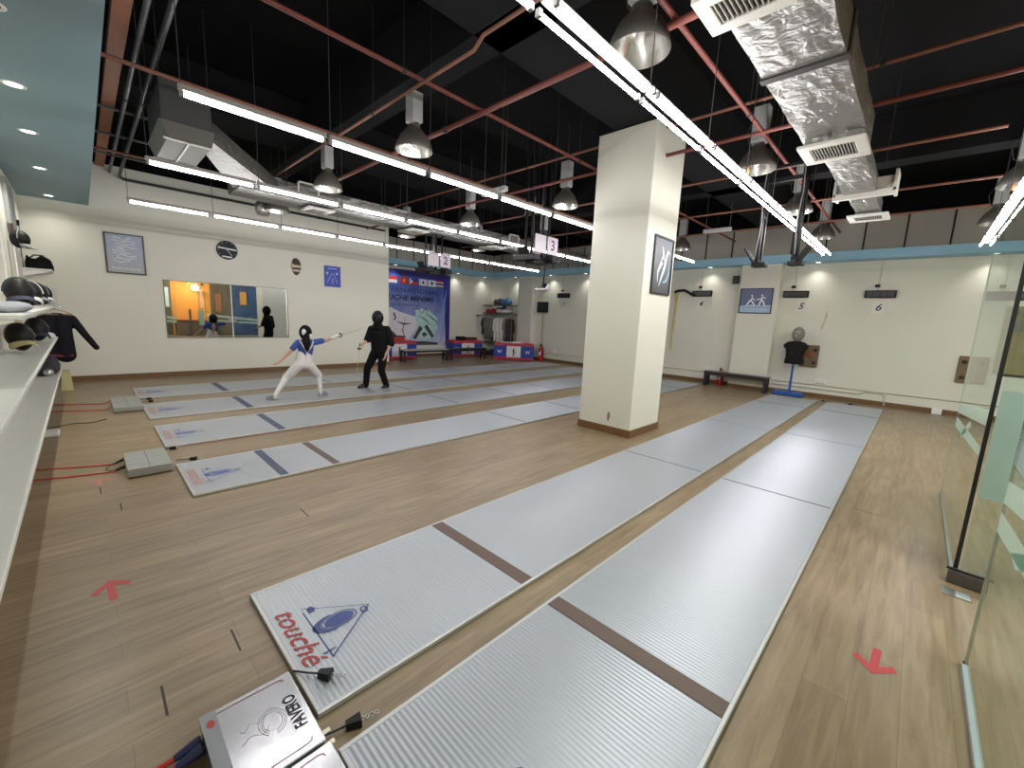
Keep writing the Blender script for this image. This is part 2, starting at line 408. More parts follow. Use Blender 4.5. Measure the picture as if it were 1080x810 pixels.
# ------------------------------------------------------------------ air ducts
def foil_mat(name='duct_foil', k=.55):
    m = mat(name, (.62*k,.62*k,.58*k), .33, metal=.75, noise=.22, nscale=2.6)
    nt = m.node_tree; b = nt.nodes['Principled BSDF']
    nz = nt.nodes.new('ShaderNodeTexNoise'); nz.inputs['Scale'].default_value = 7; nz.inputs['Detail'].default_value = 4; nz.inputs['Distortion'].default_value = 1.2
    tc = nt.nodes.new('ShaderNodeTexCoord'); bp = nt.nodes.new('ShaderNodeBump'); bp.inputs['Strength'].default_value = .55; bp.inputs['Distance'].default_value = .05
    nt.links.new(tc.outputs['Object'], nz.inputs['Vector']); nt.links.new(nz.outputs['Fac'], bp.inputs['Height']); nt.links.new(bp.outputs['Normal'], b.inputs['Normal'])
    return m
FOIL = foil_mat(); FOILD = foil_mat('duct_foil_dull', .36)
TAPE = mat('duct_band_dark', (.03,.026,.024), .6)
GRILL = mat('grille_white', (.62,.62,.57), .45)
def ductseg(mb, s0, s1, n=6, wob=.006, mi=0):
    """rectangular duct between sections (x0,x1,y,z0,z1), its faces slightly crumpled"""
    N = 8; rings = []
    for i in range(n+1):
        t = i/n; x0, x1, y, z0, z1 = [a+(b-a)*t for a, b in zip(s0, s1)]
        ring = []
        for k in range(N): ring.append((x0+(x1-x0)*k/N, z0))
        for k in range(N//2): ring.append((x1, z0+(z1-z0)*k/(N//2)))
        for k in range(N): ring.append((x1+(x0-x1)*k/N, z1))
        for k in range(N//2): ring.append((x0, z1+(z0-z1)*k/(N//2)))
        w = wob if 0 < i < n else 0
        rings.append([(p[0]+random.uniform(-w,w), y+random.uniform(-w,w), p[1]+random.uniform(-w,w)) for p in ring])
    M = len(rings[0]); fs = []
    for i in range(n):
        for k in range(M): fs.append((i*M+k, i*M+(k+1)%M, (i+1)*M+(k+1)%M, (i+1)*M+k))
    fs.append(tuple(range(M))); fs.append(tuple(range(n*M,(n+1)*M)))
    mb.add([p for r in rings for p in r], fs, mi)
def diffuser(parent, x0, x1, y0, y1, z, name='diffuser'):
    """framed louvre plate facing down"""
    d = MB(); b = .12*(x1-x0)+.03; h = .035
    d.bbox(x0, x1, y0, y0+b, z, z+h, .006).bbox(x0, x1, y1-b, y1, z, z+h, .006).bbox(x0, x0+b, y0+b, y1-b, z, z+h, .006).bbox(x1-b, x1, y0+b, y1-b, z, z+h, .006)
    o = d.build(name, GRILL, parent)
    l = MB(); n = max(4, int((x1-x0-2*b)/.028))
    for i in range(n):
        xx = x0+b+(x1-x0-2*b)*(i+.3)/n
        l.box(xx, xx+.008, y0+b, y1-b, z+.008, z+.03)
    l.box(x0+b, x1-b, y0+b, y1-b, z+.03, z+.033, 1)
    l.build('louvre', [mat('louvre_grey',(.36,.36,.33),.5), TAPE], o)
    return o
dr = thing('air_duct', 'large foil wrapped air duct above the right pistes', 'air duct')
m = MB(); ductseg(m, (-1.27,-.70,1.0,3.95,4.24), (-1.27,-.70,4.22,3.95,4.24), 14); m.build('duct_run', FOIL, dr)
m = MB(); ductseg(m, (-1.27,-.70,4.28,3.95,4.24), (-1.25,-.70,6.3,3.95,4.24), 9); ductseg(m, (-1.25,-.70,6.3,3.95,4.24), (-1.17,-.78,6.75,3.97,4.2), 3); ductseg(m, (-1.17,-.78,6.75,3.97,4.2), (-1.16,-.78,8.5,3.97,4.2), 7)
m.build('duct_run', FOIL, dr)
m = MB(); ductseg(m, (-1.13,-.80,8.8,3.97,4.16), (-1.13,-.80,10.0,3.97,4.16), 4); m.build('duct_run', FOIL, dr)
m = MB(); m.box(-1.29,-.68,4.21,4.29,3.935,4.255); m.build('joint_band', TAPE, dr)
for y in (1.4, 3.7, 5.5, 8.0):
    for x in (-1.29, -.68): MB().tube([(x,y,4.2),(x,y,ZC)], .005, 5).build('hanger', HANG, dr)
diffuser(dr, -1.34,-.83, 2.86,3.26, 3.86); m = MB(); m.box(-1.30,-.87,2.90,3.22,3.895,3.95); m.build('diffuser_neck', FOIL, dr)
diffuser(dr, -1.28,-.68, 5.72,6.33, 3.84); m = MB(); m.box(-1.22,-.74,5.78,6.27,3.875,3.95); m.build('diffuser_neck', FOIL, dr)
m = MB(); m.bbox(-1.30,-.55,8.45,8.52,3.9,4.0,.006).bbox(-1.30,-1.26,8.45,8.85,3.95,4.2,.006).bbox(-.59,-.55,8.45,8.85,3.95,4.25,.006).box(-1.26,-.59,8.5,8.85,3.98,4.18)
m.build('branch_box', GRILL, dr)
diffuser(dr, -1.25,-.68, 9.75,10.3, 3.9); m = MB(); m.box(-1.15,-.78,9.85,10.2,3.93,3.98); m.build('diffuser_neck', FOIL, dr)

dl = thing('air_duct', 'long foil wrapped air duct along the mirror wall side', 'air duct')
m = MB(); ductseg(m, (-10.15,-9.3,2.2,4.0,4.29), (-10.15,-9.3,13.4,4.0,4.29), 40, .008); m.build('duct_run', FOILD, dl)
m = MB()
# slanting branch from the air handling unit to the long duct
A = [(-7.95,1.42,4.10),(-7.40,1.42,4.10),(-7.40,1.42,4.36),(-7.95,1.42,4.36)]; B = [(-9.95,2.3,4.02),(-9.3,2.85,4.02),(-9.3,2.85,4.28),(-9.95,2.3,4.28)]
N = 6; rr = [[Vector(a)+(Vector(b)-Vector(a))*(i/N)+Vector((0,0,random.uniform(-.008,.008))) for a, b in zip(A,B)] for i in range(N+1)]
m.add([p for r in rr for p in r], [(i*4+k, i*4+(k+1)%4, i*4+4+(k+1)%4, i*4+4+k) for i in range(N) for k in range(4)]); m.build('branch_duct', FOILD, dl)
def side_grille(y):
    d = MB(); x = -9.285
    d.box(x-.02,x+.02,y,y+.03,4.08,4.36).box(x-.02,x+.02,y+.39,y+.42,4.08,4.36).box(x-.02,x+.02,y,y+.42,4.33,4.36).box(x-.02,x+.02,y,y+.42,4.05,4.08)
    o = d.build('side_grille', GRILL, dl)
    l = MB()
    for i in range(9): l.box(x-.015,x+.005,y+.05+i*.038,y+.056+i*.038,4.08,4.33)
    l.build('louvre', mat('louvre_grey',(.36,.36,.33),.5), o)
for y in (3.2, 9.2): side_grille(y)
for y in (3.45, 5.9, 8.7): diffuser(dl, -10.1,-9.4, y, y+.55, 3.93)
for y in (3, 5.5, 8, 10.5, 13):
    for x in (-9.28, -10.17): MB().tube([(x,y,4.2),(x,y,ZC)], .006, 5).build('hanger', HANG, dl)
ac = thing('air_handling_unit', 'dark grey air handling unit hung above the near battens', 'air conditioner', (-7.75,1.1,0))
MB().bbox(-.62,.55,-.22,.32,4.12,4.62,.015).build('casing', mat('unit_grey',(.055,.058,.058),.5,metal=.2), ac)
q = MB(); q.prism([(-.66,-.24,4.12),(-.66,.34,4.12),(-.66,.30,3.93),(-.66,-.16,3.93)], (1.25,0,0)); q.build('plenum', mat('plenum_grey',(.13,.13,.12),.5,metal=.2), ac)
q = MB()
for xx in (-.62,.5): q.box(xx,xx+.03,-.2,.33,3.915,3.935)
q.box(-.62,.53,.05,.07,3.915,3.935); q.build('flange', GRILL, ac)
for xx in (-.6,.53):
    for yy in (-.2,.3): MB().tube([(xx,yy,4.6),(xx,yy,ZC)], .006, 5).build('hanger', HANG, ac)
wb = thing('foil_duct_end', 'crumpled foil duct end beside the hanging lamp near the mirror wall', 'duct end', (-11.6,3.2,4.15))
m = MB(); m.lathe([(.02,-.16),(.12,-.15),(.17,-.05),(.16,.08),(.1,.17),(.02,.18)], n=14); m.build('foil_wrap', FOIL, wb)
MB().tube([(0,0,.17),(0,0,ZC-4.15)], .006, 5).build('hanger', GALV, wb)
# ------------------------------------------------------------------ recessed downlights
LED = mat('lit_downlight', (1,1,1), .4, emit=(1,.96,.9), estr=DOWN_E); LED.cycles.emission_sampling = 'NONE'
OFF = mat('downlight_off', (.1,.09,.08), .3)
def downlight(loc, label, lit=True, sz=.075):
    r = thing('downlight', label, 'downlight', loc, group='downlights in the blue soffits')
    MB().lathe([(sz*.82,-.001),(sz,-.006),(sz*1.15,-.004),(sz*1.2,.0)], n=24).build('trim_ring', WHITE, r)
    MB().lathe([(0,-.002),(sz*.82,-.002)], n=24, smooth=False).build('lens', LED if lit else OFF, r)
    return r
for k, x in enumerate((-4.98,-6.6,-8.25,-10.35,-12.9)):
    downlight((x,-.29,3.86), ('unlit downlight at the near left corner of the teal soffit' if k == 0 else f'lit downlight in the teal soffit, {ORD[k-1]} from the camera'), k > 0)
for k, (x, w) in enumerate(((-13.8,'behind the first corner table'),(-11.7,'left of the number 1 box'),(-9.9,'right of the number 1 box'),(-5.1,'above the number 4 box'),(-2.27,'above the number 5 box'),(.95,'seen through the glass, left of two'),(1.5,'seen through the glass, right of two'))):
    downlight((x,14.2,3.73), 'lit downlight in the far blue soffit '+w, True, .07)
for y, w in ((8.9,'at the left edge of the banner'),(12.05,'at the right edge of the banner'),(13.7,'left of the clothes rack')):
    downlight((-15.35,y,3.73), 'lit downlight in the blue soffit over the banner, '+w, True, .07)
# ------------------------------------------------------------------ fencing pistes
def piste_mat(name, base):
    m = mat(name, base, PISTE_R, metal=PISTE_M, noise=.035, nscale=1.1)
    return m
ALU = piste_mat('piste_aluminium', (.43,.455,.49))
EDGE = mat('edge_aluminium', (.50,.51,.50), .35, metal=.55, noise=.03)
TBROWN = mat('tape_brown', (.115,.075,.058), .55, noise=.08)
TNAVY = mat('tape_navy', (.035,.055,.105), .5, noise=.08)
SEAM = mat('seam_dark', (.06,.065,.075), .5)
LBLUE = mat('print_blue', (.035,.06,.22), .5, noise=.12, nscale=40)
LRED = mat('print_red', (.33,.035,.03), .5, noise=.2, nscale=40)
LBLUEP = mat('print_blue_faded', (.10,.14,.34), .5, noise=.2, nscale=20)
LREDP = mat('print_red_faded', (.52,.25,.22), .5, noise=.2, nscale=20)
PH = .028; PITCH = .026; AMP = .0021; Y0, Y1 = .60, 13.62
def make_piste(name, label, x0, x1, tapes, seams, faded, logoy=.0):
    r = thing(name, label, 'fencing piste', ((x0+x1)/2, Y0, 0), group='aluminium fencing pistes on the floor')
    w = (x1-x0)/2; L = Y1-Y0; e = .022
    S = 6; n = int((L-2*e)/PITCH)
    vs = []; fs = []
    for i in range(n*S+1):
        y = e+(L-2*e)*i/(n*S); z = PH-AMP+AMP*math.cos(2*PI*i/S)
        vs += [(-w+e,y,z),(w-e,y,z)]
    for i in range(n*S): fs.append((2*i,2*i+1,2*i+3,2*i+2))
    MB().add(vs, fs, 0, True).build('ribbed_surface', ALU, r)
    b = MB(); b.bbox(-w,-w+e,0,L,.002,PH+.001,.004).bbox(w-e,w,0,L,.002,PH+.001,.004).bbox(-w+e,w-e,0,e,.002,PH+.001,.004).bbox(-w+e,w-e,L-e,L,.002,PH+.001,.004)
    b.build('edge_rail', EDGE, r)
    MB().box(-w+.004,w-.004,.004,L-.004,0,.004).build('rubber_base', DARK, r)
    for a, bb, m in tapes:
        MB().box(-w+e,w-e,a-Y0,bb-Y0,PH-.002,PH+.0008).build('marking_tape', m, r)
    for y, ww, m in seams:
        MB().box(-w+e,w-e,y-Y0-ww/2,y-Y0+ww/2,PH-.002,PH+.0006).build('section_seam', m, r)
    # printed mark: a mask between two foils in a triangle, and a word below it
    B = LBLUEP if faded else LBLUE; Rr = LREDP if faded else LRED
    zz = PH+.0012; g = MB()
    def P(x, y): return (x, y, zz)
    def line(a, c, wd=.006, mi=0):
        a = Vector(P(*a)); c = Vector(P(*c)); d = (c-a).normalized(); q = Vector((-d.y,d.x,0))*wd/2
        g.quad(a-q,c-q,c+q,a+q,mi=mi)
    cx = .03; ty = .51; by = .185    # triangle apex away from the near end
    A, Bl, Br = (cx-.0,ty), (cx-.23,by), (cx+.25,by)
    line(A, Bl, .005); line(A, Br, .008); line((cx-.19,by+.0), (cx+.26,by-.0), .007)
    line((cx+.20,by-.035),(cx+.20,by+.035),.010)
    g.poly([P(cx-.19+.03*math.cos(t*PI/4),by+.045+.022*math.sin(t*PI/4)) for t in range(8)])
    def ell(cx_, cy_, a, b_, n=28): return [(cx_+a*math.cos(2*PI*k/n), cy_+b_*math.sin(2*PI*k/n)) for k in range(n)]
    def ring(c, a, b_, t):
        o = ell(c[0],c[1],a,b_); i_ = ell(c[0],c[1],a-t,b_-t); n = len(o)
        g.add([P(*q) for q in o+i_], [(k,(k+1)%n,n+(k+1)%n,n+k) for k in range(n)])
    mc = (cx+.0, .325)
    g.poly([P(*q) for q in ell(mc[0],mc[1],.050,.085)]); ring(mc,.064,.105,.007)
    pts = [(mc[0]+.072*math.cos(t), mc[1]-.02+.135*math.sin(t)) for t in [PI*1.05+PI*.9*k/14 for k in range(15)]]
    pts2 = [(mc[0]+.066*math.cos(t), mc[1]+.0+.108*math.sin(t)) for t in [PI*1.05+PI*.9*k/14 for k in range(15)]]
    g.add([P(*q) for q in pts+pts2], [(k,k+1,16+k,15+k) for k in range(14)])
    ring((cx+.02,.47),.03,.022,.008)
    g.build('blue_emblem', B, r)
    t = MB(); text(t, 'touch\u00e9', .17, P(cx-.01,.10), (1,0,0), (0,1,0), width=.52, shear=.35, bold=.0008)
    t.build('red_lettering', Rr, r)
    return r
thin = mat('seam_light', (.45,.47,.5), .5); SEAMG = mat('seam_grey', (.22,.23,.25), .5)
far = [(1.72,.008,thin),(5.37,.03,SEAM),(7.12,.03,SEAM),(8.67,.03,SEAM),(12.2,.03,SEAM)]
thin = mat('seam_light', (.45,.47,.5), .5)
make_piste('fencing_piste','metal fencing piste closest to the mirror wall with one navy tape', -11.70,-10.45, [(1.96,2.08,TNAVY)], [(4.25,.03,SEAM)]+far[1:], True)
make_piste('fencing_piste','metal fencing piste the two fencers stand on', -9.75,-8.50, [(1.95,2.06,TNAVY)], far[1:], True)
make_piste('fencing_piste','metal fencing piste with red cable along its edge, in front of the fencers', -7.93,-6.68, [(1.93,2.03,TNAVY)], far[1:], True)
make_piste('fencing_piste','metal fencing piste with both a navy and a brown tape', -5.87,-4.78, [(1.375,1.465,TNAVY),(1.95,2.04,TBROWN)], far, True)
make_piste('fencing_piste','metal fencing piste with the bold red word touch\u00e9 in the foreground', -2.83,-1.71, [(1.98,2.09,TBROWN)], [(5.34,.022,SEAM),(8.62,.03,SEAMG),(12.0,.045,SEAM),(7.1,.006,thin)], False)
make_piste('fencing_piste','rightmost metal fencing piste, along the glass partition side', -1.50,-.39, [(1.96,2.07,TBROWN)], [(5.32,.022,SEAM),(8.68,.03,SEAMG),(12.1,.045,SEAM),(7.1,.006,thin)], False)
# ------------------------------------------------------------------ reels, plugs and cables
RSIL = mat('reel_silver', (.60,.61,.63), .22, metal=.85, noise=.12, nscale=5)
RGREY = mat('reel_grey', (.30,.31,.29), .45, metal=.3, noise=.06)
CABR = mat('cable_red', (.50,.035,.03), .5)
CABK = mat('cable_black', (.02,.02,.02), .5)
PLUGB = mat('plug_navy', (.02,.025,.09), .4)
def make_reel(label, loc, w, d, h, detailed):
    r = thing('cable_reel', label, 'fencing reel', loc, group='fencing reels at the piste ends')
    top = MB(); top.bbox(0,w,0,d,.012,h,.006); top.build('case', RSIL if detailed else RGREY, r)
    if detailed:
        MB().box(.0,w,0,.055,h-.002,h+.0025).build('end_plate', mat('reel_dark_plate',(.24,.25,.26),.35,metal=.6), r)
        p = MB(); z = h+.0012
        def ln(pts, wd, mi):
            for a, b in zip(pts[:-1], pts[1:]):
                a = Vector((*a,z)); b = Vector((*b,z)); q = (b-a).normalized(); q = Vector((-q.y,q.x,0))*wd/2
                p.quad(a-q,b-q,b+q,a+q,mi=mi)
        ln([(.03,.06),(.03,d-.06),(.035,d-.045),(.05,d-.04)], .004, 0); p.build('printed_frame', mat('print_maroon',(.22,.05,.05),.5), r); p = MB(); ln([(w-.05,d-.04),(w-.035,d-.045),(w-.03,d-.06),(w-.03,.06)], .004, 0)
        p.build('printed_frame', [mat('print_maroon',(.22,.05,.05),.5), mat('print_grey',(.35,.34,.35),.5)], r); p = MB()
        for R in (.045,.055,.066): ln([(w*.5+R*1.05*math.cos(t*.3), d*.62+R*.8*math.sin(t*.3)) for t in range(int(6.0/.3))], .0018, 1)
        ln([(w*.42+.015*math.sin(t*1.3),d*.30+t*.012) for t in range(9)], .0018, 1); ln([(w*.55+.012*math.cos(t*1.1),d*.28+t*.013) for t in range(9)], .0018, 1)
        p.build('printed_drawing', [mat('print_maroon',(.22,.05,.05),.5), mat('print_grey',(.35,.34,.35),.5)], r)
        t = MB(); text(t, 'FAVERO', .07, (w*.52,d*.86,h+.0014), (-1,0,0), (0,-1,0), width=.19, bold=.0015); t.build('black_lettering', DARK, r)
        t = MB(); t.poly([(.07+.022*math.cos(k*PI/8),.03+.015*math.sin(k*PI/8),h+.0032) for k in range(16)]); t.build('red_button', LRED, r)
        pass
        for xa, ya in ((w-.09,.045),(w-.03,.04)): MB().box(xa,xa+.02,d,d+ya,.05,.053).build('contact_tongue', mat('brass_tongue',(.7,.66,.5),.35,metal=.7), r)
    else:
        MB().box(.01,w-.01,d*.5-.003,d*.5+.003,h-.001,h+.001).build('lid_line', SEAM, r)
    for xx in (.03,w-.03):
        for yy in (.03,d-.03): MB().tube([(xx,yy,0),(xx,yy,.013)], .012, 8).build('rubber_foot', DARK, r)
    return r
make_reel('silver reel with printed snail-like mark at the bold touch\u00e9 piste end', (-1.965,.205,0), .455, .355, .105, True)
make_reel('silver reel partly cut off by the bottom edge of the photo', (-1.495,.215,0), .455, .355, .105, True)
make_reel('grey reel at the navy and brown taped piste end, left one of the pair', (-6.41,.19,0), .345, .37, .10, False)
make_reel('grey reel at the navy and brown taped piste end, right one of the pair', (-6.055,.19,0), .345, .37, .10, False)
make_reel('small grey reel near the mirror wall pistes, left one of the pair', (-10.36,.22,0), .52, .38, .09, False)
make_reel('small grey reel near the mirror wall pistes, right one of the pair', (-9.83,.22,0), .52, .38, .09, False)
def plug(label, loc, rz, col=None):
    r = thing('cable_plug', label, 'plug', loc, rz, 'black plugs on reel leads')
    b = MB(); b.add([(-.03,-.016,0),(-.03,.016,0),(.035,.03,0),(.035,-.03,0),(-.03,-.012,.032),(-.03,.012,.032),(.035,.024,.036),(.035,-.024,.036)], [(0,1,2,3),(4,7,6,5),(0,4,5,1),(1,5,6,2),(2,6,7,3),(3,7,4,0)])
    b.build('plug_body', DARK, r)
    q = MB(); q.tube([(-.03,0,.016),(-.085,.0,.012),(-.17,.01,.004)], .005, 6); q.build('lead', CABK, r)
    c = MB()
    for k in range(4): c.tube([(.04+.022*k+.009*math.cos(a*PI/4), .009*math.sin(a*PI/4)*(1 if k%2 else .4), .018+.007*math.sin(a*PI/4)*(0 if k%2 else 1)) for a in range(9)], .0025, 5)
    c.build('spring_clip', STEEL, r)
    return r
plug('black plug with clip lying on the touch\u00e9 piste by the reel', (-1.89,.70,PH+.003), math.radians(40))
plug('black plug lying on the wood between the two right pistes', (-1.575,.70,.004), math.radians(75))
plug('black plug on the wood just right of the grey reel pair', (-6.0,.78,.002), math.radians(60))
plug('black plug at the near corner of the red cabled piste', (-6.60,.66,.002), math.radians(85))
plug('black plug beside the small grey reels, upper one', (-10.33,.75,.002), math.radians(60))
plug('black plug beside the small grey reels, lower one', (-10.05,.75,.002), math.radians(80))
def cable(pts, r, m, label, plugm=None):
    root = thing('floor_cable', label, 'cable', (0,0,0), group='cables on the wooden floor')
    # smooth the polyline (Catmull-Rom)
    P = [Vector(p) for p in pts]; Q = []
    E = [P[0]*2-P[1]]+P+[P[-1]*2-P[-2]]
    for i in range(1, len(E)-2):
        for k in range(8):
            t = k/8; a, b, c, d = E[i-1], E[i], E[i+1], E[i+2]
            Q.append(.5*((2*b)+(c-a)*t+(2*a-5*b+4*c-d)*t*t+(3*b-a-3*c+d)*t**3))
    Q.append(P[-1])
    for q in Q: q.z = max(q.z, r)
    MB().tube(Q, r, 8).build('lead', m, root)
    if plugm:
        d = (P[0]-P[1]).normalized(); q0 = P[0]
        MB().tube([q0-d*.09, q0-d*.03, q0], [r*1.2, r*2.1, r*2.3], 10).build('cable_plug', plugm, root)
    return root
cable([(-1.90,.20,.05),(-1.905,.10,.03),(-1.93,.0,.01),(-1.98,-.2,.01),(-2.1,-.5,.01)], .011, CABR, 'red cable with navy plug leaving the silver reel, nearer the shelves', PLUGB)
cable([(-1.86,.20,.05),(-1.86,.11,.03),(-1.88,.0,.01),(-1.92,-.2,.01),(-2.03,-.5,.01)], .011, CABR, 'second red cable leaving the silver reel, alongside the first', PLUGB)
cable([(-6.31,.19,.05),(-6.33,.1,.01),(-6.42,-.15,.006),(-6.6,-.52,.006)], .007, CABR, 'upper red cable from the left half of the grey reel pair', CABK)
cable([(-6.02,.19,.05),(-6.04,.1,.01),(-6.1,-.15,.006),(-6.22,-.52,.006)], .007, CABR, 'lower red cable from the right half of the grey reel pair', CABK)
cable([(-6.32,.18,.05),(-6.30,.08,.008),(-6.2,.04,.006),(-6.1,.08,.006),(-6.05,.17,.05)], .004, CABK, 'short black lead looping between the halves of the grey reel pair')
cable([(-10.2,.22,.05),(-10.25,.1,.01),(-10.4,-.2,.006),(-10.6,-.56,.006)], .007, CABR, 'upper red cable from the small grey reels')
cable([(-9.6,.22,.05),(-9.65,.1,.01),(-9.8,-.2,.006),(-9.95,-.56,.006)], .007, CABR, 'lower red cable from the small grey reels')
cable([(-8.9,.12,.006),(-8.75,-.05,.006),(-8.8,-.25,.006),(-8.6,-.56,.006)], .006, CABK, 'thin black cable crossing the wood left of the fencers\u2019 piste')
cable([(-6.655,.64,.008),(-6.655,2.5,.008),(-6.65,4.2,.008)], .0035, mat('cable_darkred',(.25,.02,.02),.5), 'dark red cable running along the edge of the third piste')
for k, (x, y, w_) in enumerate(((-1.62,13.78,'black plug on the floor between the far ends of the two right pistes'),(-1.05,13.85,'black plug on the floor behind the far end of the rightmost piste'))):
    plug(w_, (x,y,.002), math.radians(200+40*k))
# tape arrows
TRED = mat('tape_red', (.44,.04,.045), .45, noise=.12)
def arrow(label, loc, rz, s=1., stub=False, m=TRED):
    r = MB(); z = .001
    r.add([(-.02*s,0,z),(.02*s,0,z),(.02*s,.24*s,z),(-.02*s,.24*s,z)], [(0,1,2,3)])
    if not stub:
        r.add([(0,.27*s,z+.0004),(-.10*s,.15*s,z+.0004),(-.075*s,.12*s,z+.0004),(.01*s,.22*s,z+.0004)], [(0,1,2,3)])
        r.add([(0,.27*s,z+.0008),(.10*s,.17*s,z+.0008),(.08*s,.135*s,z+.0008),(-.01*s,.22*s,z+.0008)], [(0,1,2,3)])
    o = r.build('tape_arrow', m, None, loc, (0,0,rz)); return tag(o, label, 'floor marking')
arrow('red tape arrow on the wood at left, pointing away from the pistes', (-3.36,-.01,0), math.radians(92), 1.0)
arrow('red tape arrow on the wood beside the rightmost piste, pointing to the camera', (.085,3.15,0), math.radians(178), .98)
arrow('faded red tape mark on the wood left of the grey reel pair', (-5.66,-.02,0), math.radians(90), 1.0, False, mat('tape_red_faded',(.42,.16,.11),.5))
# ------------------------------------------------------------------ things on the mirror wall (x = XL)
FRAME = mat('frame_black', (.012,.012,.014), .35)
MIR = mat('mirror_silver', (.62,.64,.62), .015, metal=1., noise=.01)
def on_left(y0, y1, z0, z1, d=.03): return (XL, XL+d, y0, y1, z0, z1)
mr = thing('wall_mirror', 'wide wall mirror in two panes reflecting the fencers and an orange room', 'mirror', (XL,2.83,1.68))
for a, b in ((-1.385,-.01),(.01,1.39)):
    MB().box(.012,.016,a,b,-.69,.70).build('mirror_pane', MIR, mr)
q = MB(); q.box(0,.02,-.012,.012,-.69,.70); q.build('divider_strip', mat('strip_silver',(.75,.75,.74),.4), mr)
q = MB(); q.box(0,.018,-1.4,1.405,-.705,-.69).box(0,.018,-1.4,1.405,.70,.712).box(0,.018,-1.4,-1.385,-.69,.70).box(0,.018,1.39,1.405,-.69,.70); q.build('mirror_frame', mat('strip_dark',(.12,.12,.12),.4), mr)
def picture(name, label, loc, rz, w, h, bw, bg, draw=None, cat='framed picture'):
    """framed picture in its own frame: local x right, z up, faces -y"""
    r = thing(name, label, cat, loc, rz)
    f = MB(); f.bbox(-w/2,w/2,-.03,0,h/2-bw,h/2,.004).bbox(-w/2,w/2,-.03,0,-h/2,-h/2+bw,.004).bbox(-w/2,-w/2+bw,-.03,0,-h/2+bw,h/2-bw,.004).bbox(w/2-bw,w/2,-.03,0,-h/2+bw,h/2-bw,.004)
    f.build('frame', FRAME, r)
    p = MB().box(-w/2+bw,w/2-bw,-.014,-.006,-h/2+bw,h/2-bw).build('print', bg, r)
    if draw: draw(p, w-2*bw, h-2*bw)
    return r
def flat(mb, pts, y, mi=0): mb.poly([(x, y, z) for x, z in pts], mi)
def stroke(mb, pts, wd, y, mi=0):
    P = [Vector((x,0,z)) for x, z in pts]; n = len(P); L = []; R_ = []
    for i in range(n):
        d = (P[min(i+1,n-1)]-P[max(i-1,0)]).normalized(); q = Vector((-d.z,0,d.x)); w = wd[i] if isinstance(wd,(list,tuple)) else wd
        L.append(P[i]+q*w/2); R_.append(P[i]-q*w/2)
    mb.add([(p.x,y,p.z) for p in L+R_], [(i,i+1,n+i+1,n+i) for i in range(n-1)], mi)
def gradmat(name, lo, hi, axis='Z', a=-1., b=1., noise=.15, nscale=4):
    """printed colour blend between two inks along an axis of the object"""
    m = bpy.data.materials.new(name); m.use_nodes = True; nt = m.node_tree; bs = nt.nodes['Principled BSDF']; bs.inputs['Roughness'].default_value = .45
    tc = nt.nodes.new('ShaderNodeTexCoord'); sp = nt.nodes.new('ShaderNodeSeparateXYZ'); mr_ = nt.nodes.new('ShaderNodeMapRange'); cr = nt.nodes.new('ShaderNodeValToRGB')
    nz = nt.nodes.new('ShaderNodeTexNoise'); nz.inputs['Scale'].default_value = nscale; nz.inputs['Detail'].default_value = 4; nz.inputs['Distortion'].default_value = 1
    ad = nt.nodes.new('ShaderNodeMath'); ad.operation = 'MULTIPLY_ADD'; ad.inputs[1].default_value = noise*2
    nt.links.new(tc.outputs['Object'], sp.inputs[0]); nt.links.new(sp.outputs[axis], mr_.inputs['Value']); mr_.inputs['From Min'].default_value = a; mr_.inputs['From Max'].default_value = b
    nt.links.new(tc.outputs['Object'], nz.inputs['Vector']); nt.links.new(nz.outputs['Fac'], ad.inputs[0]); nt.links.new(mr_.outputs['Result'], ad.inputs[2])
    nt.links.new(ad.outputs[0], cr.inputs['Fac']); cr.color_ramp.elements[0].position = noise; cr.color_ramp.elements[1].position = 1+noise*.2 if noise < .01 else 1
    cr.color_ramp.elements[0].color = (*lo,1); cr.color_ramp.elements[1].color = (*hi,1)
    nt.links.new(cr.outputs['Color'], bs.inputs['Base Color'])
    return m
PALE = mat('ink_pale', (.66,.68,.72), .5, noise=.1); SLATE = mat('ink_slate', (.20,.25,.32), .5, noise=.2)
PAPER = mat('ink_white', (.80,.82,.84), .5, noise=.05)
def draw_misty(p, w, h):
    g = MB(); y = -.0155; rnd = random.Random(3)
    for k in range(9):
        z0 = h*(.40-.075*k); x0 = -w*.36+rnd.uniform(0,.08)
        stroke(g, [(x0+i*w*.09, z0+.022*math.sin(i*1.4+k)+rnd.uniform(-.015,.015)) for i in range(int(rnd.uniform(5,9)))], [.012+.02*abs(math.sin(i+k)) for i in range(9)], y)
    for i in range(14): flat(g, [(-w*.40+i*w*.058,-h*.42),(-w*.40+i*w*.058+w*.035,-h*.42),(-w*.40+i*w*.058+w*.035,-h*.36-.02*(i%3)),(-w*.40+i*w*.058,-h*.36)], y)
    g.build('pale_drawing', PALE, p)
picture('framed_picture', 'black framed grey-blue misty print high on the mirror wall', (XL+.001,.80,2.905), PI/2, .685, .90, .03, gradmat('misty_print',(.40,.42,.44),(.36,.42,.55),'Z',-.45,.45,.25,6), draw_misty)
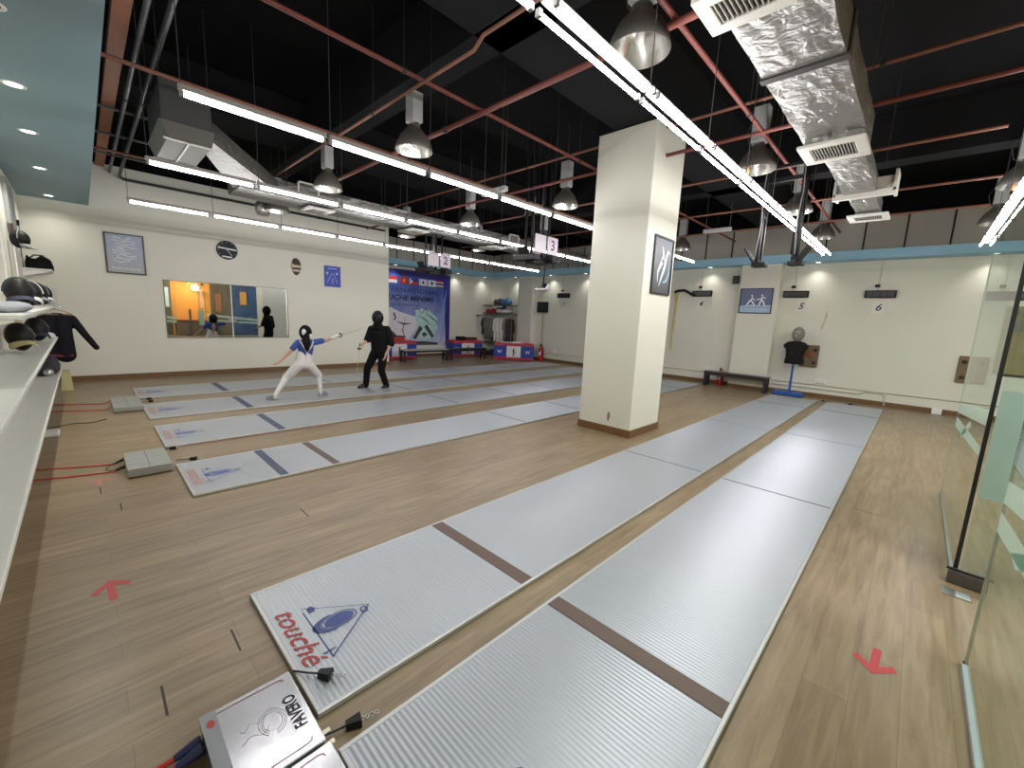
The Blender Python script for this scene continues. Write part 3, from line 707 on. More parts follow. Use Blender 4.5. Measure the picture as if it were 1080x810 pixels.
# clock: dark dial crossed by pale bands
ck = thing('wall_clock', 'round dark wall clock with two pale stripes on the mirror wall', 'clock', (XL,2.80,3.275))
MB().lathe([(0,0),(.235,0),(.24,.012),(.235,.03),(.222,.034)], n=40, axis='X').build('case', FRAME, ck)
MB().lathe([(0,.031),(.222,.031)], n=40, axis='X', smooth=False).build('dial', mat('dial_slate',(.018,.024,.032),.5,noise=.3,nscale=12,spec=.2), ck)
g = MB()
def cl(a, b, w, o):
    a = Vector((.0325,*a)); b = Vector((.0325,*b)); d = (b-a).normalized(); q = Vector((0,-d.z,d.y))*w/2; o.quad(a-q,b-q,b+q,a+q)
cl((-.205,.055),(.212,.02),.035,g); cl((-.12,-.165),(.11,-.175),.035,g); g.build('dial_stripe', PAPER, ck)
g = MB(); cl((0,0),(.10,-.13),.012,g); cl((0,0),(-.05,.06),.014,g); g.build('clock_hand', PALE, ck)
g = MB()
for k in range(12):
    a = k*PI/6; cl((.19*math.sin(a),.19*math.cos(a)),(.21*math.sin(a),.21*math.cos(a)),.012,g)
g.build('hour_mark', PALE, ck)
# old mask as a wall ornament
mk = thing('wall_mask', 'brown and cream striped mask ornament on the mirror wall beside the blue poster', 'mask ornament', (XL,4.50,3.055))
b = MB(); bm = bmesh.new(); bmesh.ops.create_uvsphere(bm, u_segments=24, v_segments=24, radius=1)
for v in bm.verts:
    t = 1-.16*max(0,-v.co.z)
    v.co = Vector((max(0,v.co.x)*.11, v.co.y*.14*t, v.co.z*.245))
b.frombm(bm, 0, True)
b.mi = [1 if (abs(sum(b.v[i][2] for i in fc)/len(fc)-z0) < .024) else m for fc, m in zip(b.f, b.mi) for z0 in [(-.02)]]
for i, fc in enumerate(b.f):
    z = sum(b.v[k][2] for k in fc)/len(fc); y = sum(b.v[k][1] for k in fc)/len(fc)
    if -.04 < z < .03 or -.16 < z < -.10 or (y < -.105): b.mi[i] = 1
b.build('mask_shell', [mat('mask_brown',(.10,.075,.055),.6,noise=.3,nscale=30), mat('mask_cream',(.62,.55,.42),.6)], mk)
g = MB()
for z in (.08,.14,-.07): g.tube([(.085,-.09,z),(.118,0,z+.012),(.085,.09,z)], .008, 6)
g.build('mask_ridge', mat('mask_dark',(.03,.025,.02),.5), mk)
# blue poster
def draw_poster(p, w, h):
    g = MB(); y = -.0205
    for x in (-.16,.135): flat(g, [(x+.035*math.cos(k*PI/8), .09+.042*math.sin(k*PI/8)) for k in range(16)], y)
    for x0, x1 in ((-.02,-.17),(.02,.15)): stroke(g, [(x0,.10),(x1,-.20)], .018, y)
    stroke(g, [(-.02,-.05),(-.03,-.22),(.03,-.22),(.02,-.05)], .014, y); flat(g, [(-.14,.225),(.14,.225),(.14,.25),(-.14,.25)], y)
    g.build('white_figures', mat('ink_lightblue',(.40,.52,.85),.5), p)
ps = thing('wall_poster', 'bright blue poster with two white dots and crossed figures on the mirror wall', 'poster', (XL,5.56,2.875), PI/2)
pp = MB().box(-.25,.25,-.02,0,-.315,.315).build('sheet', mat('poster_blue',(.012,.035,.42),.4,noise=.2,nscale=3), ps); draw_poster(pp,.5,.63)
# ------------------------------------------------------------------ banner and tables in the alcove
bn = thing('event_banner', 'big blue event banner with flags and two fencers behind the benches', 'banner', (XB+.012,9.85,2.05), PI/2)
W2, H2 = 1.95, 1.57
bp_ = MB().box(-W2,W2,-.006,0,-H2,H2).build('sheet', gradmat('banner_blue',(.50,.56,.72),(.05,.10,.42),'Z',-1.6,1.7,.25,1.2), bn)
y = -.0075
g = MB()
flat(g, [(1.55,1.57),(1.95,1.57),(1.95,-1.57),(1.75,-1.57)], y); flat(g, [(-1.95,1.57),(1.55,1.57),(1.6,1.25),(-1.95,1.40)], y)
g.build('deep_blue_panel', mat('ink_deepblue',(.025,.02,.20),.45,noise=.3,nscale=2), bp_)
g = MB()
stroke(g, [(1.75,.9),(1.55,-.1),(1.15,-.9),(.75,-1.3)], [.02,.12,.16,.06], y-.0004); stroke(g, [(1.7,.2),(1.6,-.7),(1.45,-1.4)], [.02,.08,.05], y-.0004)
g.build('light_swirl', mat('ink_skyblue',(.20,.33,.72),.45), bp_)
fl_ = [(.75,.06,.06),(.8,.8,.8),(.06,.08,.35)]
inks = [mat('ink_flagred',(.6,.03,.03),.5), PAPER, mat('ink_flagnavy',(.03,.05,.28),.5), mat('ink_flagyellow',(.75,.5,.05),.5)]
def flag(cx, kind):
    g = MB(); w, h, z = .20, .135, 1.13
    def rect(x0, x1, z0, z1, mi, dy=0): g.quad((cx+x0,y-.0006-dy,z+z0),(cx+x1,y-.0006-dy,z+z0),(cx+x1,y-.0006-dy,z+z1),(cx+x0,y-.0006-dy,z+z1),mi=mi)
    def disc(r, mi, x=0, dy=.0004): g.poly([(cx+x+r*math.cos(k*PI/8),y-.0006-dy,z+r*math.sin(k*PI/8)) for k in range(16)], mi)
    if kind == 'bi': rect(-w,w,0,h,0); rect(-w,w,-h,0,1)
    if kind == 'star': rect(-w,w,-h,h,0); disc(.06,3)
    if kind == 'tri': rect(-w,w,0,h,2); rect(-w,w,-h,0,0); g.poly([(cx-w,y-.001,z-h),(cx-.02,y-.001,z),(cx-w,y-.001,z+h)],1)
    if kind == 'kor':
        rect(-w,w,-h,h,1); disc(.062,2)
        for a in (-1,1):
            for b in (-1,1): rect(a*.13-.02,a*.13+.02,b*.08-.014,b*.08+.014,2,.0004)
    if kind == 'sun': rect(-w,w,-h,h,1); disc(.07,2)
    if kind == 'tha': rect(-w,w,-h,h,1); rect(-w,w,h*.66,h,0,.0004); rect(-w,w,-h,-h*.66,0,.0004); rect(-w,w,-.045,.045,2,.0004)
    g.build('flag', inks, bp_)
for cx, k in ((-1.55,'tri'),(-.95,'bi'),(-.42,'star'),(.03,'tri'),(.50,'kor'),(.95,'sun'),(1.36,'tha')): flag(cx, k)
INKD = mat('ink_darkblue', (.02,.03,.10), .5)
for s_, sz, xx, zz, ww, shr, bd in (('INTERNATIONAL',.28,-.15,.73,3.0,0,0),('TOUCHE MINIMS',.28,-.3,.42,2.75,.2,.01),('by our tomorrow',.14,-.35,.14,1.3,0,0)):
    t = MB(); text(t, s_, sz, (xx,y-.001,zz), (1,0,0), (0,0,1), width=ww, shear=shr, bold=bd); t.build('banner_lettering', INKD, bp_)
# two generic lunging fencers as pale printed shapes with dark creases
g = MB()
flat(g, [(-1.9,-1.2),(-1.9,-.15),(-1.35,-.05),(-1.05,.02),(-.65,-.15),(-.25,-.25),(.25,-.35),(.2,-.75),(-.15,-1.25),(-.6,-1.45),(-1.3,-1.45)], y-.0004, 0)
flat(g, [(.10,-.05),(.45,.02),(.85,-.05),(1.25,-.35),(1.30,-.8),(1.05,-1.2),(.55,-1.35),(.05,-1.1),(.2,-.6)], y-.0008, 1)
g.build('fencer_shape', [mat('ink_lilac',(.74,.73,.80),.5,noise=.12,nscale=5), mat('ink_mint',(.46,.68,.66),.5,noise=.25,nscale=4)], bp_)
g = MB()
stroke(g, [(-1.95,-.45),(-1.4,-.42),(-1.15,-.5)], [.03,.10,.16], y-.0012); flat(g, [(-1.45,-1.0),(-1.2,-.75),(-.75,-1.15),(-.95,-1.25)], y-.0012); flat(g, [(-1.9,-1.35),(-1.75,-.8),(-1.6,-.6),(-1.65,-1.2)], y-.0012)
stroke(g, [(-.75,-.55),(-.45,-.66),(-.1,-.62)], [.02,.08,.03], y-.0012); stroke(g, [(-1.3,-.15),(-1.25,-.6),(-1.4,-.9)], [.02,.06,.02], y-.0012); stroke(g, [(-.35,-.35),(-.5,-.95),(-.3,-1.3)], [.01,.05,.02], y-.0012); stroke(g, [(.3,-.3),(.6,-.42),(.95,-.7)], [.01,.05,.02], y-.0012); flat(g, [(.45,-1.05),(.62,-.98),(.75,-1.12),(.55,-1.2)], y-.0012); stroke(g, [(-.9,-.2),(-.82,-.42),(-.9,-.5)], .07, y-.0012)
flat(g, [(.0,-1.25),(.35,-.70),(.5,-.82),(.15,-1.3)], y-.0012); flat(g, [(.58,-.75),(.72,-.65),(1.1,-1.15),(.98,-1.25)], y-.0012)
stroke(g, [(.05,-.05),(.25,.02),(.45,-.18),(.62,.0)], .03, y-.0012); stroke(g, [(.55,.05),(.72,-.02),(.7,-.2),(.95,-.35),(1.2,-.5),(1.3,-.65)], [.02,.04,.03,.06,.05,.02], y-.0012)
flat(g, [(-.7,-1.42),(.5,-1.38),(1.3,-1.45),(1.3,-1.55),(-.7,-1.55)], y-.0012)
g.build('dark_crease', mat('ink_ash',(.05,.055,.06),.5), bp_)

CLOTHB = gradmat('cloth_print',(.015,.03,.30),(.02,.06,.45),'Z',0,.8,.2,3)
CRED = mat('cloth_red', (.42,.03,.06), .6, noise=.1); CWHT = mat('cloth_white', (.72,.72,.74), .6, noise=.05); CBLU = mat('cloth_blue', (.015,.045,.33), .6, noise=.15)
def make_table(label, loc, rz, w=1.75, d=.7, h=.74):
    """trestle table under a printed fitted cloth: front is -y"""
    r = thing('covered_table', label, 'table', loc, rz, 'tables under red, white and blue cloths')
    c = MB(); n = 28; pts = []
    def ring(z, o):
        R_ = []
        for i in range(n): R_.append((-w/2-o+(w+2*o)*i/n, -d/2-o+.008*math.sin(i*1.9), z))
        for i in range(8): R_.append((w/2+o+.006*math.sin(i*2), -d/2-o+(d+2*o)*i/8, z))
        for i in range(n): R_.append((w/2+o-(w+2*o)*i/n, d/2+o, z))
        for i in range(8): R_.append((-w/2-o, d/2+o-(d+2*o)*i/8, z))
        return R_
    rs = [ring(h,0), ring(h-.02,.006), ring(.62,.012), ring(.13,.02), ring(.02,.024)]; M = len(rs[0])
    vs = [p for q in rs for p in q]; c.add(vs, [tuple(range(M))], 1)
    for i in range(4):
        for k in range(M):
            fx = (vs[i*M+k][0]+vs[i*M+(k+1)%M][0])/2
            front = k < n
            mi = 1 if i in (0,1) else (1 if i == 3 else 0)
            if i == 2 and front: mi = 2 if abs(fx) < .30 else 0
            c.add([vs[i*M+k],vs[i*M+(k+1)%M],vs[i*M+M+(k+1)%M],vs[i*M+M+k]], [(0,1,2,3)], mi, True)
    c.build('tablecloth', [CBLU, CRED, CWHT], r)
    g = MB(); yy = -d/2-.03
    stroke(g, [(-.02,.22),(.0,.34),(-.01,.46),(.03,.52)], [.02,.06,.07,.03], yy); stroke(g, [(0,.40),(.09,.36),(.05,.28)], [.03,.03,.02], yy); stroke(g, [(-.06,.21),(.08,.21)], .025, yy)
    g.build('front_emblem', mat('ink_charcoal',(.04,.04,.06),.5), r)
    t = MB(); text(t, 'W', .2, (-.62,yy,.36), (1,0,0), (0,0,1), bold=.004); text(t, 'W', .2, (.62,yy,.36), (1,0,0), (0,0,1), bold=.004); t.build('white_letter', CWHT, r)
    l = MB()
    for sx in (-1,1):
        for sy in (-1,1): l.tube([(sx*(w/2-.08),sy*(d/2-.07),0),(sx*(w/2-.08),sy*(d/2-.07),h-.02)], .014, 8)
    l.build('trestle_leg', STEEL, r)
    return r
t1 = make_table('covered table with emblem cloth in the far corner by the clothes rack', (-12.95,13.45,0), math.radians(40), 1.72, .7)
t2 = make_table('covered table partly behind the second bench, right of the banner', (-15.0,12.25,0), math.radians(80), 1.5, .65)
t3 = make_table('covered table behind the man in black, left of the benches', (-15.1,8.75,0), math.radians(88), 1.5, .65)
def crate(label, loc, s, m, rz=0):
    r = thing('storage_box', label, 'box', loc, rz)
    b = MB(); x, yy, z = s; b.bbox(-x/2,x/2,-yy/2,yy/2,0,z,.012); b.build('body', m, r)
    MB().bbox(-x/2-.01,x/2+.01,-yy/2-.01,yy/2+.01,z,z+.025,.006).build('lid', DARK, r)
    return r
REDP = mat('plastic_red', (.42,.03,.03), .45)
crate('red box on the covered table behind the man in black', (-15.1,8.85,.745), (.35,.45,.16), REDP)
crate('black box on the covered table right of the banner, first of two', (-15.0,12.0,.745), (.28,.36,.14), DARK, .2)
crate('dark red box on the covered table right of the banner, second of two', (-14.97,12.6,.745), (.3,.5,.10), mat('plastic_maroon',(.16,.03,.04),.5), .1)
for k, (dx, dy) in enumerate(((-.35,.05),(.1,-.05))):
    o = MB(); o.bbox(-.22,.22,-.12,.12,0,.03+.03*k,.008); tag(o.build('paper_stack', PAPER if k else CWHT, None, (-12.95+dx*.77-dy*.64,13.45+dx*.64+dy*.77,.742), (0,0,math.radians(40))), ('flat white cloth on the corner covered table, left','white paper stack on the corner covered table, right')[k], 'papers')
wl_ = MB().tube([(.16*math.cos(a*PI/10),0,.02+.2*math.sin(a*PI/10)) for a in range(11)], .008, 6); tag(wl_.build('wire_hoop', STEEL, None, (-12.5,13.85,.742), (0,0,math.radians(40))), 'thin wire hoop standing on the corner covered table', 'wire')
# benches
BWOOD = mat('bench_black', (.014,.013,.012), .45, noise=.2); BTOP = mat('bench_top', (.33,.32,.30), .35, noise=.1)
def make_bench(label, loc, rz, L, top, h=.46, d=.34):
    r = thing('bench', label, 'bench', loc, rz, 'black benches')
    MB().bbox(-L/2,L/2,-d/2,d/2,h-.045,h,.008).build('seat', top, r)
    a = MB(); a.box(-L/2+.04,L/2-.04,-d/2+.03,-d/2+.06,h-.12,h-.045).box(-L/2+.04,L/2-.04,d/2-.06,d/2-.03,h-.12,h-.045); a.build('apron', BWOOD, r)
    for sx in (-1,1):
        for sy in (-1,1):
            x = sx*(L/2-.06); yy = sy*(d/2-.045)
            MB().bbox(x-.04,x+.04,yy-.035,yy+.035,0,h-.045,.005).build('leg', BWOOD, r)
    return r
make_bench('long black bench with pale top before the banner, left one of two', (-14.0,9.42,0), PI/2, 2.1, BTOP, .47)
make_bench('long black bench before the covered table, right one of two', (-13.98,11.55,0), PI/2, 2.0, BWOOD, .47)
make_bench('black bench against the pilaster below the blue fencing picture', (-3.87,13.88,0), 0, 1.80, mat('bench_top_dark',(.03,.028,.026),.3), .47, .36)
# clothes rack in the corner
rk = thing('clothes_rack', 'grey metal shelf rack hung with fencing clothes in the far corner', 'rack', (-14.65,14.1,0))
g = MB()
for sx in (-1.05,1.05):
    for sy in (-.24,.24): g.tube([(sx,sy,0),(sx,sy,2.45)], .018, 8)
g.build('upright', GALV, rk)
for z, nm in ((.62,'shelf'),(2.02,'shelf'),(2.40,'shelf')): MB().bbox(-1.08,1.08,-.27,.27,z,z+.03,.004).build(nm, GALV, rk)
g = MB(); g.tube([(-1.05,-.1,1.9),(1.05,-.1,1.9)], .014, 8); g.build('rail', STEEL, rk)
def garment(label, x, m, h, wd, parent_loc=(-14.65,14.0,1.9)):
    r = thing('hanging_garment', label, 'clothing', (parent_loc[0]+x, parent_loc[1], parent_loc[2]), group='fencing clothes on the corner rack')
    g = MB(); n = 8; R_ = []
    for i, (t, w) in enumerate(((.02,.03),(.06,.12),(.14,.19),(.35,.18),(.7,.20),(1,.23))):
        R_.append([(w*wd/.2*.35*math.cos(2*PI*k/12)*(1+.12*math.sin(3*k)), w*math.sin(2*PI*k/12), -.05-h*t) for k in range(12)])
    g.add([p for q in R_ for p in q], [(i*12+k,i*12+(k+1)%12,i*12+12+(k+1)%12,i*12+12+k) for i in range(5) for k in range(12)]+[tuple(range(60,72))], 0, True)
    for s in (-1,1): g.tube([(0,s*.15,-.12),(0,s*.23,-.35*h-.1),(0,s*.22,-.62*h)], [.055,.05,.045], 8)
    g.build('garment_body', m, r); MB().tube([(0,0,-.07),(0,0,-.02),(0,.015,.0),(0,.0,.018),(0,-.015,.004)], .004, 5).build('hanger_hook', STEEL, r)
    return r
CW = mat('cloth_offwhite', (.78,.77,.73), .8, noise=.06); CG = mat('cloth_grey', (.22,.22,.21), .8, noise=.15); CK = mat('cloth_dark', (.035,.033,.033), .8, noise=.2)
for k, (x, m, h, w, nm) in enumerate(((-.95,CK,.85,.16,'dark garment at the left end'),(-.72,CG,1.0,.14,'grey garment second from the left'),(-.5,CG,1.05,.16,'grey garment third from the left'),(-.28,CG,.95,.14,'grey garment left of the white ones'),(-.06,CW,1.15,.22,'first white jacket'),(.17,CW,1.25,.22,'second white jacket'),(.40,CW,1.2,.2,'third white jacket'),(.62,CG,1.0,.14,'grey garment right of the white ones'),(.85,CK,1.2,.16,'dark garment at the right end'))):
    garment(nm+' on the corner rack', x, m, h, w)
def bundle(label, loc, s, m):
    o = MB(); bm = bmesh.new(); bmesh.ops.create_uvsphere(bm, u_segments=16, v_segments=10, radius=1)
    for v in bm.verts:
        c = v.co; k = 1.25+.18*math.sin(6*c.x+3*c.y)+.08*math.sin(7*c.y)
        v.co = Vector((c.x*s[0]*k, c.y*s[1], (max(-.7,c.z)+.7)*s[2]*k))
    o.frombm(bm, 0, True); q = o.build('folded_clothes', m, None, loc); return tag(q, label, 'clothes bundle', 'bundles on the corner rack')
bundle('red bundle on the middle shelf of the corner rack', (-15.2,14.1,2.05), (.30,.2,.09), mat('cloth_brightred',(.40,.03,.025),.8))
bundle('white bundle on the middle shelf of the corner rack', (-14.35,14.1,2.05), (.45,.2,.10), CW)
bundle('navy bundle on the middle shelf of the corner rack', (-14.55,14.2,2.05), (.35,.14,.14), mat('cloth_navy',(.03,.04,.12),.8))
bundle('blue bundle on the top shelf of the corner rack', (-14.25,14.1,2.43), (.26,.2,.15), mat('cloth_cyan',(.05,.16,.32),.8))
bundle('dark bundle on the top shelf of the corner rack', (-14.75,14.1,2.43), (.24,.2,.14), mat('cloth_plum',(.08,.05,.08),.8))
bundle('grey bundle on the low shelf of the corner rack', (-14.5,14.1,.65), (.55,.2,.12), mat('cloth_slate',(.05,.06,.065),.8))
bundle('black shoes bundle on the floor under the corner rack', (-15.1,14.0,0), (.35,.2,.12), CK)
hs = thing('foil_stand', 'dark stand of foils beside the corner rack', 'foil stand', (-15.35,13.2,0))
MB().bbox(-.15,.15,-.25,.25,.0,.05,.01).build('base', DARK, hs); g = MB()
for k in range(5): g.tube([(0,-.2+.1*k,.05),(-.1+.02*k,-.21+.1*k,1.0)], .006, 6)
g.build('blade', STEEL, hs)
ld = thing('coat_hook_strip', 'row of grey foils hung on the wall left of the corner rack', 'hook strip', (XB+.03,13.75,1.9))
MB().box(-.02,.02,-.35,.35,-.03,.03).build('strip', GALV, ld); g = MB()
for k in range(5): g.tube([(.02,-.28+.14*k,0),(.03,-.28+.14*k,-.85)], .007, 6)
g.build('blade', mat('foil_grey',(.2,.2,.2),.4,metal=.5), ld)
# ------------------------------------------------------------------ far wall fittings (y = YF)
LED_OFF = mat('lamp_box_dark', (.022,.022,.024), .35, noise=.3)
INKN = mat('ink_navy', (.02,.035,.16), .5)
def scorebox(label, x, z, w=.62, h=.19):
    r = thing('scoring_box', label, 'scoring box', (x,YF,z), group='scoring boxes on the far wall')
    MB().bbox(-w/2,w/2,-.085,0,-h/2,h/2,.008).build('housing', DARK, r)
    g = MB()
    for k in range(4): g.box(-w*.44+k*w*.225,-w*.44+k*w*.225+w*.2,-.089,-.084,-h*.34,h*.34)
    g.build('lamp_window', LED_OFF, r)
    MB().tube([(-.06,-.02,h/2),(-.06,-.012,3.72-z)], .006, 5).build('wire_conduit', mat('conduit_cream',(.55,.54,.47),.5), r)
    s = MB(); s.bbox(-.13,-.03,-.05,0,h/2+.08,h/2+.15,.01); s.build('sensor', DARK, r)
    return r
def number(label, n, x, z, s=.25):
    r = thing('number_sign', label, 'number sign', (x,YF,z), group='lane numbers on the far wall')
    MB().box(-.11,.11,-.003,0,-.16,.16).build('card', mat('card_white',(.78,.77,.70),.5), r)
    t = MB(); text(t, n, s, (0,-.0045,-.0), (1,0,0), (0,0,1), bold=.004, shear=.28); t.build('numeral', INKN, r)
for n, x, z, xn in (('1',-11.1,2.89,-11.1),('4',-5.35,2.93,-5.38),('5',-2.72,2.89,-2.57),('6',-.88,2.88,-.88)):
    scorebox(f'black scoring box above the number {n} on the far wall', x, z)
    number(f'white card with the number {n} on the far wall', n, xn, z-.34)
scorebox('black scoring box on the far wall seen through the glass partition', 1.25, 2.83)
# wall speakers
def speaker(label, loc, w, h, d, bracket=True):
    r = thing('wall_speaker', label, 'speaker', loc)
    MB().bbox(-w/2,w/2,-d,-.03,-h/2,h/2,.012).build('cabinet', DARK, r)
    MB().bbox(-w*.42,w*.42,-d-.008,-d+.002,-h*.42,h*.42,.004).build('grille', LED_OFF, r)
    MB().box(-.03,.03,-.04,0,-.04,.04).build('bracket', STEEL, r)
speaker('small black speaker high on the far wall left of the number 1', (-12.15,YF,3.3), .16,.24,.16)
speaker('larger black wall box above the fire extinguisher', (-12.15,YF,2.38), .50,.46,.22)
speaker('small black speaker on the far wall left of the blue fencing picture', (-4.35,YF,3.34), .16,.24,.16)
# fire extinguishers
EXT = mat('extinguisher_red', (.45,.02,.02), .25, noise=.05)
def extinguisher(label, loc, s=1.):
    r = thing('fire_extinguisher', label, 'fire extinguisher', loc)
    MB().lathe([(0,0),(.085*s,0),(.09*s,.02*s),(.09*s,.40*s),(.075*s,.46*s),(.03*s,.50*s),(.028*s,.54*s)], n=24).build('cylinder', EXT, r)
    g = MB(); g.bbox(-.03*s,.03*s,-.03*s,.03*s,.53*s,.58*s,.008).tube([(0,0,.58*s),(.0,-.09*s,.61*s)], .012*s, 8).tube([(0,0,.56*s),(0,-.1*s,.55*s)], .009*s, 8); g.build('valve', DARK, r)
    g = MB(); g.tube([(.03*s,0,.55*s),(.11*s,-.02*s,.5*s),(.12*s,-.03*s,.3*s),(.105*s,-.03*s,.12*s)], .012*s, 8); g.build('hose', DARK, r)
    l = MB(); l.add([(.0905*s*math.sin(a),-.0905*s*math.cos(a),z) for z in (.2*s,.34*s) for a in (-.5,-.25,0,.25,.5)], [(i,i+1,6+i,5+i) for i in range(4)]); l.build('paper_label', PAPER, r)
extinguisher('red fire extinguisher on the floor in the far corner under the wall box', (-12.0,14.2,0), 1.25)
extinguisher('red fire extinguisher half hidden by the black bench leg', (-4.42,14.22,0), .95)
tag(MB().tube([(-12.2,YF-.015,.7),(-12.2,YF-.015,2.12)], .012, 6).build('wall_conduit', mat('conduit_brown',(.25,.14,.08),.5)), 'thin brown conduit running down to the corner fire extinguisher', 'conduit')
# low conduits and sockets on the far wall
CC = mat('conduit_cream', (.55,.54,.47), .5)
tag(MB().tube([(-12.6,YF-.02,.36),(-4.2,YF-.02,.36)], .014, 8).build('wall_conduit', CC), 'cream conduit low along the far wall, left of the pilaster', 'conduit')
tag(MB().tube([(-3.05,YF-.02,.36),(1.6,YF-.02,.36)], .014, 8).build('wall_conduit', CC), 'cream upper conduit low along the far wall, right of the pilaster', 'conduit')
tag(MB().tube([(-3.05,YF-.02,.25),(-.95,YF-.02,.25),(-.82,YF-.03,.33),(-.55,YF-.03,.34),(-.44,YF-.03,.29),(-.42,YF-.03,.02)], .014, 8).build('wall_conduit', CC), 'cream lower conduit that arches and drops to the floor', 'conduit')
def socket(label, x, z, w=.2):
    r = thing('wall_socket', label, 'socket', (x,YF,z), group='sockets on the far wall')
    MB().bbox(-w/2,w/2,-.04,0,-.06,.06,.01).build('plate', WHITE, r)
    g = MB()
    for s in (-1,1):
        for a, b in ((0,.015),(-.012,-.015),(.012,-.015)): g.box(s*w*.22+a-.005,s*w*.22+a+.005,-.0425,-.039,b-.006,b+.006)
    g.build('pin_hole', DARK, r)
socket('double white socket on the far wall left of the pilaster', -4.95, .48); socket('double white socket on the far wall right of the dummy', -1.83, .47, .26); socket('white socket on the far wall near the corner extinguisher', -11.5, .48)
mb = MB().bbox(-.09,.09,-.12,0,0,.13,.01); tag(mb.build('floor_box', WHITE, None, (.55,YF-.02,.0)), 'small white box on the floor at the end of the far skirting', 'box')
# bracket with yellow cords beside the pillar
br = thing('punch_bracket', 'black angled arm on the far wall with yellow cords hanging', 'bracket', (-6.12,YF,3.0))
MB().tube([(-.15,-.03,-.02),(-.05,-.06,.03),(.2,-.12,.04),(.52,-.2,-.12)], [.05,.045,.04,.04], 8).build('arm', DARK, br)
YEL = mat('cord_yellow', (.60,.48,.06), .6)
g = MB(); g.tube([(-.1,-.06,-.03),(-.06,-.07,-.6),(-.12,-.06,-1.2),(-.10,-.05,-2.0)], .016, 6).tube([(-.02,-.07,-.03),(-.09,-.07,-.7),(-.06,-.06,-1.3)], .014, 6); g.build('yellow_cord', YEL, br)
tag(MB().tube([(-1.93,YF-.01,2.42),(-1.95,YF-.012,2.2),(-2.0,YF-.012,1.92)], .012, 6).build('cord', mat('cord_pale',(.60,.56,.36),.6)), 'pale yellow cord hanging on the far wall above the brown target board', 'cord')
# brown target boards
def board(label, x, z, w, h, red):
    r = thing('target_board', label, 'target board', (x,YF,z))
    MB().bbox(-w/2,w/2,-.07,0,-h/2,h/2,.02).build('pad', mat('pad_brown',(.17,.115,.06),.7,noise=.3,nscale=12), r)
    g = MB()
    for px, pz in ((-.3,.28),(.3,.28),(-.3,-.3),(.3,-.3)): g.lathe([(0,-.074),(.045,-.073),(.05,-.068)], (px*w,0,pz*h), 14, 0, 'Y')
    g.build('dark_spot', mat('spot_dark',(.03,.02,.012),.7), r)
    if red:
        g = MB(); g.lathe([(0,-.074),(.075,-.073),(.08,-.068)], (0,0,.04), 16, 0, 'Y'); g.build('red_spot', mat('spot_red',(.30,.06,.035),.7), r)
board('brown target board with a red spot behind the black dummy', -2.17, 1.16, .42, .62, True)
board('brown target board on the far wall at the edge of the glass partition', .98, 1.13, .48, .63, False)
# black dummy with grey mask on a blue stand
dm = thing('fencing_dummy', 'black torso dummy with a grey mesh mask on a blue stand', 'dummy', (-2.46,14.0,0))
BLUEP = mat('stand_blue', (.02,.10,.42), .4, noise=.1)
g = MB(); g.bbox(-.40,.34,-.16,.22,.02,.10,.01); g.box(-.36,.30,-.12,.18,.1,.12); g.build('base', BLUEP, dm)
MB().tube([(0,.03,.1),(.0,.03,1.0)], .03, 10).build('pole', BLUEP, dm)
secs = [(.92,.25,.13),(.98,.255,.135),(1.12,.235,.13),(1.25,.245,.14),(1.40,.285,.14),(1.48,.29,.12),(1.53,.24,.10),(1.56,.12,.08)]
g = MB(); n = 24; vs = []
for z, a, b_ in [(q[0],q[1]*.92,q[2]) for q in secs]: vs += [(a*math.copysign(abs(math.cos(2*PI*k/n))**.8,math.cos(2*PI*k/n)), .03+b_*math.sin(2*PI*k/n), z) for k in range(n)]
g.add(vs, [(i*n+k,i*n+(k+1)%n,i*n+n+(k+1)%n,i*n+n+k) for i in range(len(secs)-1) for k in range(n)]+[tuple(range(n))[::-1], tuple(range((len(secs)-1)*n,len(secs)*n))], 0, True)
for s in (-1,1): g.ball((s*.235,.03,1.42), (.065,.09,.075))
g.build('torso', mat('vest_black',(.006,.006,.0065),.8,noise=.2,spec=.3), dm)
MB().poly([(-.06,-.108,1.24),(-.04,-.109,1.24),(-.04,-.109,1.26),(-.06,-.108,1.26)]).build('red_dot', LRED, dm)
def mask_shape(mb, c, rz, s=1., mi=(0,1,2)):
    """fencing mask: mesh front, dark shell and bib; faces local -y before turning by rz"""
    bm = bmesh.new(); bmesh.ops.create_uvsphere(bm, u_segments=28, v_segments=18, radius=1)
    R = Matrix.Rotation(rz, 3, 'Z'); vs = []
    for v in bm.verts:
        x, y, z = v.co; y = y*1.1 if y < 0 else y*.92
        k = 1-.22*max(0,-z)
        vs.append(R @ Vector((x*.125*k*s, y*.14*s, z*.175*s))+Vector(c))
    bm.verts.index_update(); fs = []; ms = []
    for fc in bm.faces:
        ce = sum((v.co for v in fc.verts), Vector())/len(fc.verts)
        fs.append([v.index for v in fc.verts]); ms.append(mi[0] if (ce.y < -.15) else mi[1])
    n = len(mb.v); mb.v += [tuple(v) for v in vs]
    for f_, m_ in zip(fs, ms): mb.f.append([i+n for i in f_]); mb.mi.append(m_); mb.sm.append(True)
    bm.free(); return mb
